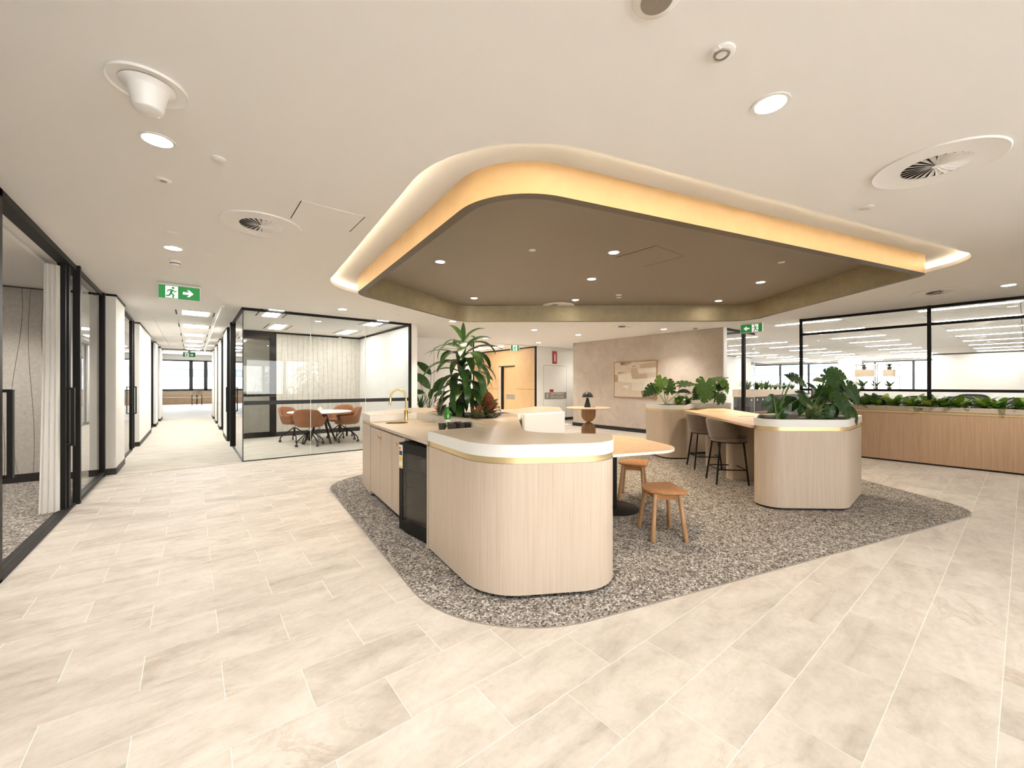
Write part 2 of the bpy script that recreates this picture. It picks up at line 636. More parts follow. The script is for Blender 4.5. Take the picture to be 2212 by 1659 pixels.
# ------------------------------------------------------------------ plan of the central zone
RING = [(1.452, 2.01), (6.49, 0.667), (8.59, 3.38), (4.19, 6.96), (1.755, 5.70)]
RRAD = [0.57, 0.22, 0.45, 0.42, 0.42]
ring_out = rpoly(RING, RRAD, 14)
ring_in = rpoly(offs(RING, -0.075), [max(0.05, r - 0.075) for r in RRAD], 14)
recess = rpoly(offs(RING, 0.34), [r + 0.34 for r in RRAD], 14)
trough = rpoly(offs(RING, 0.47), [r + 0.47 for r in RRAD], 14)
strip_a = rpoly(offs(RING, 0.385), [r + 0.385 for r in RRAD], 14)
strip_b = rpoly(offs(RING, 0.415), [r + 0.415 for r in RRAD], 14)
carpet_loop = recess

XL, XP = -1.03, 9.75          # left glass wall, planter wall front
YM, XM = 8.55, 3.86           # meeting-room front glass, its far side wall
YB = 10.85                    # far wall


def build_floor():
    f = box('floor', 'grout', -7, YW - 0.2, -0.12, 30.4, 37, -0.0013)
    tag(f, 'cream stone tile floor with pale grout lines', 'floor', kind='structure')
    pitch = 0.2985
    y0, x0 = 0.067, 0.115
    cells = []
    for k in range(-16, 37):
        yb, yt = y0 + (k - 1) * pitch, y0 + k * pitch
        xo = x0 if k % 2 == 0 else x0 + pitch
        for n in range(-4, 20):
            xa = xo + n * 2 * pitch
            xb = xa + 2 * pitch
            if xb < XL - 0.05 or xa > 9.95 or yt < YW:
                continue
            cx, cy = (xa + xb) / 2, (ya := (yb + yt) / 2)
            if cy > YM + 0.1 and cx < XM:
                continue
            if cy > YB + 0.1 and (cx < 7.0 or cx > 9.7):
                continue
            if all(inside(p, carpet_loop) for p in ((xa, yb), (xb, yb), (xb, yt), (xa, yt))):
                continue
            q = proj(cx, cy, 0)
            vis = 0
            if q and -200 < q[0] < IW + 200 and q[1] < IH + 250:
                vis = 1 / q[2] ** 3
            cells.append((vis, xa, yb))
    cells.sort(reverse=True)
    g = 0.0014
    one = MB()
    one.cbox(g, g, -0.011, 2 * pitch - g, pitch - g, 0, 0.0012)
    me = one.mesh('tile', 'stone_tile')
    for vis, xa, yb in cells[:300]:
        o = link('tile', me, f)
        o.location = (xa, yb, 0)
    rest = MB()
    for vis, xa, yb in cells[300:]:
        rest.box(xa + g, yb + g, -0.011, xa + 2 * pitch - g, yb + pitch - g, 0)
    tag(rest.build('tile_field', 'stone_tile', f), kind='stuff')
    c = MB().slab(carpet_loop, -0.003, 0.006, smooth_side=True).build('carpet_inlay', 'speckle_carpet')
    tag(c, 'speckled grey carpet inset with rounded corners under the canopy', 'carpet', kind='structure')
    t = MB().slab(rpoly(offs(RING, 0.347), [r + 0.347 for r in RRAD], 14), -0.003, 0.004, holes=[recess[::-1]]).build('carpet_edge_trim', 'sign_grey', c)
    cc = box('corridor_carpet', 'streak_carpet', XL - 0.1, YM - 0.1, -0.003, 0.71, 21, 0.005)
    tag(cc, 'streaky beige carpet running down the corridor', 'carpet', kind='structure')
    mc = box('meeting_room_carpet', 'streak_carpet', 0.71, YM, -0.003, XM, 12.4, 0.005)
    tag(mc, 'streaky beige carpet in the glass meeting room', 'carpet', kind='structure')
    lc = box('side_room_carpet', 'speckle_carpet', -5.5, 0.5, -0.003, XL - 0.02, 8.7, 0.005)
    tag(lc, 'speckled grey carpet behind the sliding glass doors', 'carpet', kind='structure')
    ec = box('corridor_end_floor', 'bright_white', -4, 21, -0.003, 4, 36, 0.004)
    tag(ec, 'pale floor at the far end of the corridor', 'floor', kind='structure')
    oc = box('office_carpet', 'office_carpet', 10.2, -6, -0.003, 30, 12, 0.005)
    tag(oc, 'grey carpet of the open-plan office', 'carpet', kind='structure')


build_floor()


# ------------------------------------------------------------------ ceilings
def rect(x0, y0, x1, y1):
    return [(x0, y0), (x1, y0), (x1, y1), (x0, y1)]


def build_ceilings():
    c = MB().slab(rect(-1.1, YW - 0.1, 9.95, YB + 0.1), CEIL, CEIL + 0.03, holes=[recess[::-1]], side=False).build('ceiling', 'ceiling_paint')
    tag(c, 'cream plasterboard ceiling with a rounded cove recess', 'ceiling', kind='structure')
    MB().band(recess, CEIL, CEIL + 0.045, flip=True).build('cove_lip', 'ceiling_paint', c)
    MB().slab(trough, SOFF, SOFF + 0.02, holes=[ring_in[::-1]], side=False).build('cove_soffit', 'ceiling_paint', c)
    MB().band(trough, CEIL + 0.03, SOFF, flip=True).build('cove_back', 'ceiling_paint', c)
    MB().slab(strip_b, CEIL + 0.032, CEIL + 0.036, holes=[strip_a[::-1]]).build('cove_light_strip', 'cove_glow', c)
    # roof of lobby beyond
    l = MB().slab(rect(6.9, YB, 9.9, 17), CEIL, CEIL + 0.03).build('ceiling_lobby', 'ceiling_paint')
    tag(l, 'cream ceiling of the lift lobby', 'ceiling', kind='structure')
    l = MB().slab(rect(9.95, 9.2, 13.2, YB + .1), CEIL, CEIL + 0.03).build('ceiling_passage', 'ceiling_paint')
    tag(l, 'cream ceiling of the passage by the service door', 'ceiling', kind='structure')
    s = MB().slab(rect(-5.6, 0.4, -1.1, 8.8), CEIL, CEIL + 0.03).build('ceiling_side_room', 'ceiling_paint')
    tag(s, 'white ceiling behind the sliding glass doors', 'ceiling', kind='structure')
    # access hatches
    for i, (x0, y0, x1, y1, z, m, lab) in enumerate((
            (0.63, 3.30, 1.10, 3.71, CEIL, 'ceiling_paint', 'square access panel in the cream ceiling beside a swirl vent'),
            (4.05, 2.55, 4.65, 3.1, INCEIL, 'canopy_brown', 'square access panel in the brown canopy soffit'))):
        h = MB().slab(rect(x0, y0, x1, y1), z - 0.003, z - 0.0005).build('access_panel', m)
        tag(h, lab, 'access panel')
        for a, b in ((x0, x0 + .006), (x1 - .006, x1)):
            box('joint', 'dark_gap', a, y0, z - 0.0035, b, y1, z - 0.003, h)
    # corridor grid ceiling, one panel for each bay
    g = box('ceiling_corridor', 'dark_gap', XL - 0.3, 8.42, CEIL + 0.012, 0.8, 21, CEIL + 0.03)
    tag(g, 'white lay-in tile ceiling over the corridor', 'ceiling', kind='structure')
    xs = [XL - 0.28, -0.62, -0.22, 0.34, 0.79]
    ys = [8.40 + 1.08 * k for k in range(12)]
    for a, b in zip(xs, xs[1:]):
        for y0, y1 in zip(ys, ys[1:]):
            if abs(a + 0.22) < .01:
                yc = 9.86 + 2.15 * round((0.5 * (y0 + y1) - 9.86) / 2.15)
            box('ceiling_tile', 'ceiling_paint', a + .003, y0 + .003, CEIL + .002, b - .003, y1 - .003, CEIL + .014, g)
    e = MB().slab(rect(-4, 21, 4, 37), 3.4, 3.43).build('ceiling_corridor_end', 'ceiling_paint')
    tag(e, 'raised white ceiling at the end of the corridor', 'ceiling', kind='structure')
    box('bulkhead', 'ceiling_paint', -4, 20.98, CEIL, 4, 21.1, 3.4, e)
    # meeting room
    g = box('ceiling_meeting_room', 'dark_gap', 0.8, YM + 0.05, CEIL + 0.012, XM + .02, 12.4, CEIL + 0.03)
    tag(g, 'white lay-in tile ceiling over the glass meeting room', 'ceiling', kind='structure')
    for i in range(4):
        for j in range(4):
            x0, x1 = 0.76 + i * .776, 0.76 + (i + 1) * .776
            y0, y1 = 8.6 + j * .95, 8.6 + (j + 1) * .95
            box('ceiling_tile', 'ceiling_paint', x0 + .003, y0 + .003, CEIL + .002, x1 - .003, y1 - .003, CEIL + .014, g)
    # office ceiling: narrow metal panels
    g = box('ceiling_office', 'dark_gap', 9.9, -6, CEIL + 0.012, 30.2, 14, CEIL + 0.03)
    tag(g, 'white panel ceiling of the open-plan office', 'ceiling', kind='structure')
    one = MB()
    one.box(0.003, 0.004, 0.002, 0.674, 1.171, 0.014)
    me = one.mesh('ceiling_tile', 'ceiling_paint')
    for i in range(30):
        for j in range(-4, 9):
            if -2 <= j or i < 12:
                link('ceiling_tile', me, g).location = (9.93 + i * .677, 0.06 + j * 1.175, CEIL)


build_ceilings()


# ------------------------------------------------------------------ canopy
def build_canopy():
    t = thing('ceiling_canopy', 'hanging brass-edged canopy with a brown underside in the lit cove', 'canopy', (4.5, 3.7, RINGZ))
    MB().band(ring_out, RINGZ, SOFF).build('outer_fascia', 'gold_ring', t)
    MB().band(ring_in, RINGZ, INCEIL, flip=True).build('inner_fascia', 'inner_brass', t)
    MB().slab(ring_out, RINGZ - .001, RINGZ + .002, holes=[ring_in[::-1]], side=False).build('bottom_rim', 'rim_brown', t)
    MB().slab(ring_in, INCEIL, INCEIL + .02).build('soffit', 'canopy_brown', t)


build_canopy()


# ------------------------------------------------------------------ walls
def skirting(name, x0, y0, x1, y1, label, h=0.11):
    o = box(name, 'black_skirting', x0, y0, 0, x1, y1, h)
    return tag(o, label, 'baseboard', kind='structure')


def pane(parent, x0, y0, z0, x1, y1, z1, m='partition_glass', name='glass_pane'):
    """one sheet of glass as a single surface"""
    if abs(x1 - x0) < 1e-6:
        v = [(x0, y0, z0), (x0, y1, z0), (x0, y1, z1), (x0, y0, z1)]
    else:
        v = [(x0, y0, z0), (x1, y0, z0), (x1, y0, z1), (x0, y0, z1)]
    return MB().add(v, [(0, 1, 2, 3)]).build(name, m, parent)


def build_far_walls():
    w = box('wall_back', 'wall_paint', 3.98, YB, 0, 7.0, YB + .12, CEIL)
    tag(w, 'plain cream wall behind the potted palm', 'wall', kind='structure')
    for a, z0, z1 in ((5.62, 0, 2.45), (6.62, 0, 2.45)):
        box('joint', 'dark_gap', a, YB - .002, z0, a + .007, YB, z1, w)
    box('joint', 'dark_gap', 5.62, YB - .002, 2.445, 6.62, YB, 2.452, w)
    box('corner_trim', 'black_metal', 6.98, YB - .02, 0, 7.02, YB + .12, CEIL, w)
    w2 = box('wall_lobby_left', 'wall_paint', 6.9, YB + .12, 0, 7.0, 17, CEIL)
    tag(w2, 'cream side wall of the lift lobby', 'wall', kind='structure')
    # timber lobby wall with lift opening
    w = box('wall_lobby_timber', 'dark_gap', 9.76, YB + .02, 0, 9.9, 17, CEIL - .04)
    tag(w, 'golden plywood panelled wall of the lift lobby', 'wall', kind='structure')
    dy0, dy1, dz = 12.05, 13.1, 2.08
    for y0, y1 in ((YB + .05, dy0), (dy1, 15.0), (15.0, 17.0)):
        for z0, z1 in ((0, 1.17), (1.18, CEIL - .045)):
            box('panel', 'lobby_ply', 9.65, y0 + .004, z0, 9.68, y1 - .004, z1, w)
    box('panel', 'lobby_ply', 9.65, dy0, dz, 9.68, dy1, CEIL - .045, w)
    box('top_trim', 'black_metal', 9.63, YB, CEIL - .04, 9.7, 17, CEIL, w)
    box('corner_trim', 'black_metal', 9.63, YB - .02, 0, 9.67, YB + .05, CEIL, w)
    d = box('door_3', 'lobby_ply', 9.72, dy0, 0, 9.74, dy1 - .25, dz)
    tag(d, 'plywood door set back in the golden lobby wall', 'door', kind='structure')
    box('door_frame', 'black_metal', 9.655, dy1 - .26, 0, 9.74, dy1 - .16, dz, d)
    box('door_frame', 'black_metal', 9.655, dy0, dz - .03, 9.74, dy1, dz, d)
    box('reveal', 'taupe_top', 9.655, dy1 - .16, 0, 9.74, dy1, dz - .03, d)
    box('door_plate', 'sign_grey', 9.712, dy0 + .05, 0.78, 9.72, dy0 + .62, 0.97, d)
    # white wall with the service door
    w = box('wall_service', 'wall_paint', 9.67, YB, 0, 13.2, YB + .02, CEIL)
    tag(w, 'cream wall holding the flush fire service door', 'wall', kind='structure')
    skirting('baseboard_service', 9.67, YB - .015, 13.2, YB, 'black skirting below the cream service wall')
    d = box('door_4', 'wall_paint', 10.02, YB - .012, 0.0, 11.2, YB - .002, 2.05)
    tag(d, 'flush cream service door with fire equipment signs', 'door', kind='structure')
    for x in (10.02, 11.19):
        box('joint', 'dark_gap', x, YB - .0125, 0, x + .007, YB - .012, 2.05, d)
    box('joint', 'dark_gap', 10.02, YB - .0125, 2.045, 11.2, YB - .012, 2.052, d)
    # fire sign plates
    s = box('fire_sign', 'sign_red', 10.46, YB - .02, 2.12, 10.68, YB - .002, 2.58)
    tag(s, 'red fire extinguisher sign with a white cylinder above the service door', 'sign')
    mb = MB()
    mb.box(10.545, YB - .023, 2.2, 10.605, YB - .02, 2.44)
    mb.box(10.56, YB - .023, 2.44, 10.59, YB - .02, 2.5)
    mb.build('pictogram', 'letter_white', s)
    p = box('service_sign', 'sign_grey', 10.06, YB - .022, 0.82, 11.18, YB - .012, 1.06)
    tag(p, 'grey plate lettered fire hydrant and fire hose reel on the flush door', 'sign')
    box('pictogram', 'letter_white', 10.17, YB - .024, 0.87, 10.21, YB - .022, 1.01, p)
    for txt, z in (('FIRE HYDRANT', 1.0), ('FIRE HOSE REEL', 0.89)):
        o = link('lettering', text_mesh(txt, 0.10, 'letter_white'), p)
        o.rotation_euler = (pi / 2, 0, 0)
        o.location = (10.70, YB - .023, z)
        tag(o, kind='stuff')
    r = box('warning_sticker', 'sign_red', 10.32, YB - .022, 1.07, 10.5, YB - .012, 1.17)
    tag(r, 'small red sticker above the grey plate on the flush door', 'sticker')
    # stucco wall
    w = box('wall_stucco', 'stucco', 9.9, 4.46, 0, 10.05, 9.28, CEIL)
    tag(w, 'mottled taupe stucco wall carrying the abstract painting', 'wall', kind='structure')
    box('end_face', 'bright_white', 9.9, 4.44, 0, 10.06, 4.462, CEIL, w)
    skirting('baseboard_stucco', 9.885, 4.5, 9.9, 9.3, 'black skirting below the taupe stucco wall')
    b = box('wall_stucco_return', 'wall_paint', 10.05, 9.2, 0, 13.2, 9.28, CEIL)
    tag(b, 'cream wall turning behind the stucco wall', 'wall', kind='structure')
    l = box('wall_lobby_end', 'wall_paint', 6.9, 16.9, 0, 9.9, 17, CEIL)
    tag(l, 'end wall of the lift lobby', 'wall', kind='structure')
    l = box('wall_service_end', 'wall_paint', 13.1, 9.28, 0, 13.2, YB, CEIL)
    tag(l, 'end wall of the passage by the service door', 'wall', kind='structure')


build_far_walls()


def build_left():
    """sliding glass doors of the side room"""
    w = thing('wall_left', 'black framed glass partition along the tiled walkway', 'partition', (XL, 4, 0), kind='structure')
    box('top_track', 'black_metal', XL - .10, 0.4, CEIL - .055, XL, 8.52, CEIL, w)
    box('floor_track', 'black_metal', XL - .10, 0.4, 0, XL, 8.52, 0.022, w)
    box('track_groove', 'dark_gap', XL - .06, 0.4, 0.02, XL - .045, 8.52, 0.024, w)
    for y0, y1, x0, x1 in ((6.47, 6.55, XL - .11, XL - .02), (6.70, 6.76, XL - .03, XL + .03), (8.44, 8.52, XL - .06, XL + .02), (4.34, 4.40, XL - .05, XL), (2.2, 2.26, XL - .05, XL)):
        box('post', 'black_metal', x0, y0, 0, x1, y1, CEIL, w)
    pane(w, XL - .01, 6.76, .02, XL - .01, 8.44, CEIL - .05)
    pane(w, XL - .07, 6.55, .02, XL - .07, 6.70, CEIL - .05)
    pane(w, XL - .04, 0.4, .02, XL - .04, 4.34, CEIL - .05)
    box('rail', 'black_metal', XL - .03, 6.76, .02, XL + .02, 8.44, .06, w)
    # leaf of the sliding doors with bar handles

    def door(n, y, label, stile):
        d = thing('door_%d' % n, label, 'door', (XL - .05, y, 0), kind='structure')
        box('stile', 'black_metal', XL - .075, y, .022, XL - .035, y + .05, CEIL - .055, d)
        for sx in (1, -1):
            hx = XL - .055 + sx * .072
            hb = MB()
            hb.box(hx - .014, y + .004, .70, hx + .014, y + .046, 1.33)
            for z in (.70, 1.31):
                hb.box(min(hx, XL - .055), y + .012, z, max(hx, XL - .055), y + .04, z + .022)
            hb.build('handle', 'black_metal', d)
        return d
    d = door(1, 6.40, 'open black framed sliding glass door beside the white sheer curtain', True)
    door(2, 4.46, 'black stile and bar handle of the sliding door leaf without a curtain', True)
    # side room: felt wall in wavy panels
    r = box('wall_side_room', 'felt_groove', -5.5, 8.66, 0, XL - .05, 8.75, CEIL)
    tag(r, 'grey felt wall with wavy vertical grooves in the side room', 'wall', kind='structure')
    edges = []
    nb = 24
    for i in range(nb + 1):
        ph, am = random.uniform(0, 6.28), random.uniform(.025, .06)
        x = -1.09 - i * .135
        edges.append([(x + am * sin(ph + z * 2.1), z) for z in [0.12 + k * (CEIL - .14) / 24 for k in range(25)]])
    for i in range(nb):
        a, b = edges[i], edges[i + 1]
        v, f = [], []
        for (xa, z), (xb, _) in zip(a, b):
            if xa - xb < .04:
                xb = xa - .04
            v += [(xb + .0022, 8.645, z), (xa - .0022, 8.645, z), (xb + .0022, 8.665, z), (xa - .0022, 8.665, z)]
        for k in range(24):
            o = k * 4
            f += [(o, o + 1, o + 5, o + 4), (o + 1, o + 3, o + 7, o + 5), (o + 2, o, o + 4, o + 6)]
        MB().add(v, f).build('felt_panel', 'felt', r)
    skirting('baseboard_side_room', -5.5, 8.63, XL - .1, 8.66, 'black skirting below the grooved felt wall', .1)
    w2 = box('wall_side_room_far', 'wall_paint', -5.6, 0.4, 0, -5.5, 8.75, CEIL)
    tag(w2, 'white side wall of the room behind the sliding doors', 'wall', kind='structure')
    w2 = box('wall_side_room_near', 'wall_paint', -5.6, 0.3, 0, XL, 0.42, CEIL)
    tag(w2, 'white near wall of the room behind the sliding doors', 'wall', kind='structure')
    # curtain
    c = thing('curtain', 'white sheer curtain gathered beside the open sliding door', 'curtain', (XL - .12, 6.3, 0))
    loop = []
    n = 60
    for k in range(n + 1):
        t = k / n
        loop.append((XL - .165 + .105 * t, 6.27 + .022 * sin(t * 2 * pi * 3.5) + .05 * t))
    v, f = [], []
    for j in range(13):
        z = .03 + (CEIL - .13) * j / 12
        fl = 1 + .35 * (1 - j / 12) ** 1.3
        for x, y in loop:
            v.append((XL - .06 + (x - XL + .06) * fl, y, z))
    for j in range(12):
        for k in range(n):
            o = j * (n + 1) + k
            f.append((o, o + 1, o + n + 2, o + n + 1))
    MB().add(v, f, True).build('fabric', 'curtain', c)
    box('curtain_track', 'fixture_white', XL - .26, 0.45, CEIL - .03, XL - .22, 8.6, CEIL, c)


build_left()


def build_corridor():
    # stub walls and glazing bays on both sides
    def stub(side, n, y0, y1, xi, label):
        """projecting wall piece between two glazed bays; xi is its corridor face"""
        x0, x1 = (XL - .35, xi) if side < 0 else (xi, xi + .14)
        w = box('wall_%s_%d' % ('left' if side < 0 else 'right', n), 'wall_paint', x0, y0, 0, x1, y1, CEIL)
        tag(w, label, 'wall', kind='structure')
        s = MB()
        s.box(x0 - (.006 if side > 0 else 0), y0 - .008, 0, x1 + (.006 if side < 0 else 0), y0, .10)
        if side < 0:
            s.box(xi, y0, 0, xi + .008, y1, .10)
        else:
            s.box(xi - .008, y0, 0, xi, y1, .10)
        s.build('skirting_strip', 'black_skirting', w)
        box('head_trim', 'black_metal', x0 - .01, y0 - .012, CEIL - .03, x1 + .01, y1, CEIL, w)

    def bay(side, n, y0, y1, x, label, handle=False):
        b = thing('window_%d' % n, label, 'glazed bay', (x, y0, 0), kind='structure')
        box('frame', 'black_metal', x - .025, y1 - .06, 0, x + .025, y1, CEIL, b)
        box('frame', 'black_metal', x - .02, y0, 0, x + .02, y0 + .03, CEIL, b)
        box('frame', 'black_metal', x - .02, y0, 0, x + .02, y1, .03, b)
        box('frame', 'black_metal', x - .02, y0, CEIL - .05, x + .02, y1, CEIL, b)
        pane(b, x, y0 + .03, .03, x, y1 - .06, CEIL - .05)
        if handle:
            h = MB()
            h.box(x + .06, y1 + .03, .75, x + .08, y1 + .06, 1.32)
            h.box(x, y1 + .03, .75, x + .08, y1 + .06, .77)
            h.box(x, y1 + .03, 1.3, x + .08, y1 + .06, 1.32)
            h.build('handle', 'black_metal', b)
            box('frame', 'black_metal', x - .03, y1 + .32, 0, x + .02, y1 + .4, CEIL, b)
            pane(b, x - .03, y1, .03, x - .03, y1 + .32, CEIL - .05)
    ol = ['first', 'second', 'third', 'fourth', 'fifth']
    ys = [(8.53, 9.55), (12.05, 15.3), (17.2, 18.3), (19.6, 21.0)]
    for i, (a, b) in enumerate(ys):
        stub(-1, i + 1, a, b, -0.90, '%s white wall stub past the sliding doors along the corridor' % ol[i])
    for i, (a, b, h) in enumerate(((9.55, 11.45, True), (15.3, 17.2, False), (18.3, 19.6, False))):
        bay(-1, i + 1, a, b, -0.98, '%s black framed glass bay past the sliding doors in the corridor' % ol[i], h)
    # rooms behind left bays
    r = box('wall_left_rooms', 'wall_paint', -4.2, 8.76, 0, -4.1, 21, CEIL)
    tag(r, 'white back wall of the rooms seen through the corridor glass', 'wall', kind='structure')
    r = MB().slab(rect(-4.2, 8.76, XL - .3, 21), CEIL, CEIL + .02).build('ceiling_left_rooms', 'ceiling_paint')
    tag(r, 'white ceiling of the rooms seen through the corridor glass', 'ceiling', kind='structure')
    r = box('wall_left_rooms_end', 'wall_paint', -4.1, 11.93, 0, XL - .01, 12.03, CEIL)
    tag(r, 'white cross wall seen through the first corridor glass bay', 'wall', kind='structure')
    p = thing('red_wall_print', 'red and white print seen through the first corridor glass bay', 'picture', (-1.28, 11.92, 1.0))
    for k in range(5):
        for j in range(2):
            box('print_block', 'red_glass', -1.44 + j * .17, 11.905, .74 + k * .21, -1.31 + j * .17 + .03 * (k % 2), 11.93, .88 + k * .21, p)
    for i, y in enumerate((10.2, 11.2, 16.0, 18.5)):
        q = box('panel_light', 'panel_glow', -2.6, y, CEIL - .006, -2.0, y + .3, CEIL + .002)
        tag(q, 'square ceiling light in a room behind the corridor glass', 'ceiling light', 'room lights behind the corridor glass')
    # right side beyond the meeting room
    ysr = [(11.95, 13.2), (14.9, 15.9), (17.3, 18.3), (19.6, 21)]
    for i, (a, b) in enumerate(ysr):
        stub(1, i + 1, a, b, 0.66, '%s white wall stub past the glass meeting room along the corridor' % ol[i])
    for i, (a, b) in enumerate(((13.2, 14.9), (15.9, 17.3), (18.3, 19.6))):
        bay(1, i + 4, a, b, 0.72, '%s black framed glass bay past the meeting room in the corridor' % ol[i])
    r = box('wall_right_rooms', 'wall_paint', 4.4, 12.4, 0, 4.5, 21, CEIL)
    tag(r, 'white back wall of the rooms past the meeting room', 'wall', kind='structure')
    r = MB().slab(rect(0.8, 12.4, 4.5, 21), CEIL, CEIL + .02).build('ceiling_right_rooms', 'ceiling_paint')
    tag(r, 'white ceiling of the rooms past the meeting room', 'ceiling', kind='structure')
    # lights
    for k, y in enumerate([9.86, 12.08, 14.25, 16.3, 18.2, 19.95]):
        t = thing('panel_light', ('first', 'second', 'third', 'fourth', 'fifth', 'sixth')[k] + ' square light panel with black slots from the corridor mouth', 'ceiling light', (.06, y, CEIL), group='corridor light panels')
        box('diffuser', 'corridor_glow', -.13, y - .27, CEIL - .004, .25, y + .27, CEIL + .004, t)
        for x in (-.24, .33):
            box('air_slot', 'black_metal', x, y - .3, CEIL - .002, x + .025, y + .3, CEIL + .003, t)
    r = box('service_rail', 'fixture_white', .40, 8.5, CEIL - .035, .44, 20.9, CEIL - .0)
    tag(r, 'thin white rail running along the corridor ceiling', 'rail')
    # end wall with window
    e = thing('wall_corridor_end', 'white end wall with a dark framed window above a bench', 'wall', (0, 36, 0), kind='structure')
    wx0, wx1, wz0, wz1 = -1.9, 2.6, .92, 3.02
    for a in ((-4, 36, 0, wx0, 36.1, 3.4), (wx1, 36, 0, 4, 36.1, 3.4), (wx0, 36, 0, wx1, 36.1, wz0), (wx0, 36, wz1, wx1, 36.1, 3.4)):
        box('panel', 'wall_paint', *a, e)
    w = thing('window_8', 'dark framed window at the end of the corridor', 'window', (0, 36, wz0), kind='structure')
    for a in ((wx0, wz0, wx0 + .12, wz1), (-.13, wz0, .07, wz1), (.68, wz0, .88, wz1), (wx1 - .1, wz0, wx1, wz1), (wx0, wz0, wx1, wz0 + .09), (wx0, wz1 - .09, wx1, wz1)):
        box('frame', 'window_frame', a[0], 35.94, a[1], a[2], 36.04, a[3], w)
    pane(w, wx0, 36.02, wz0, wx1, 36.02, wz1, 'clear_glass')
    for x in (-4, 4):
        s = box('wall_corridor_end_side', 'wall_paint', x - .05, 21, 0, x + .05, 36, 3.4)
        tag(s, 'white side wall of the bright space closing the corridor', 'wall', kind='structure')
    for a, b in ((-4, -1.4), (1.1, 4)):
        s = box('wall_corridor_return', 'wall_paint', a, 21.0, 0, b, 21.1, CEIL)
        tag(s, 'white return wall where the corridor opens out', 'wall', kind='structure')
    b = thing('window_bench', 'long pale timber bench below the window at the corridor end', 'bench', (0, 35.6, 0))
    box('seat', 'pale_box_wood', -2, 35.1, .42, 2.7, 35.95, .48, b)
    box('base', 'table_oak', -2, 35.2, 0, 2.7, 35.95, .42, b)
    box('backrest', 'pale_box_wood', -2, 35.85, .48, 2.7, 35.95, .88, b)
    c = thing('side_chair', 'pale timber chair with thin dark legs before the window bench', 'chair', (.25, 33.5, 0))
    box('seat', 'pale_box_wood', -.02, 33.3, .43, .56, 33.85, .47, c)
    box('backrest', 'pale_box_wood', .0, 33.22, .66, .54, 33.26, .95, c)
    for x in (0, .5):
        for y, h in ((33.24, .9), (33.8, .44)):
            MB().tube([(x + .02, y, 0), (x + .02, y, h)], .018, 8).build('leg', 'black_metal', c)
    tb = thing('cafe_table', 'small table on a thin black post beside the timber chair', 'table', (.28, 34.3, 0))
    MB().lathe([(.3, .72), (.3, .745)], .28, 34.35).build('table_top', 'desk_white', tb)
    MB().tube([(.28, 34.35, 0), (.28, 34.35, .72)], .03).build('post', 'black_metal', tb)
    a = box('timber_wall_panel', 'walnut', -2.1, 30, 1.0, -2.06, 31.5, 3.0)
    tag(a, 'narrow brown timber panel on the wall beside the far window', 'panel')
    box('fixing_block', 'wall_paint', -4.0, 30.6, 1.8, -2.1, 30.9, 2.0, a)


build_corridor()


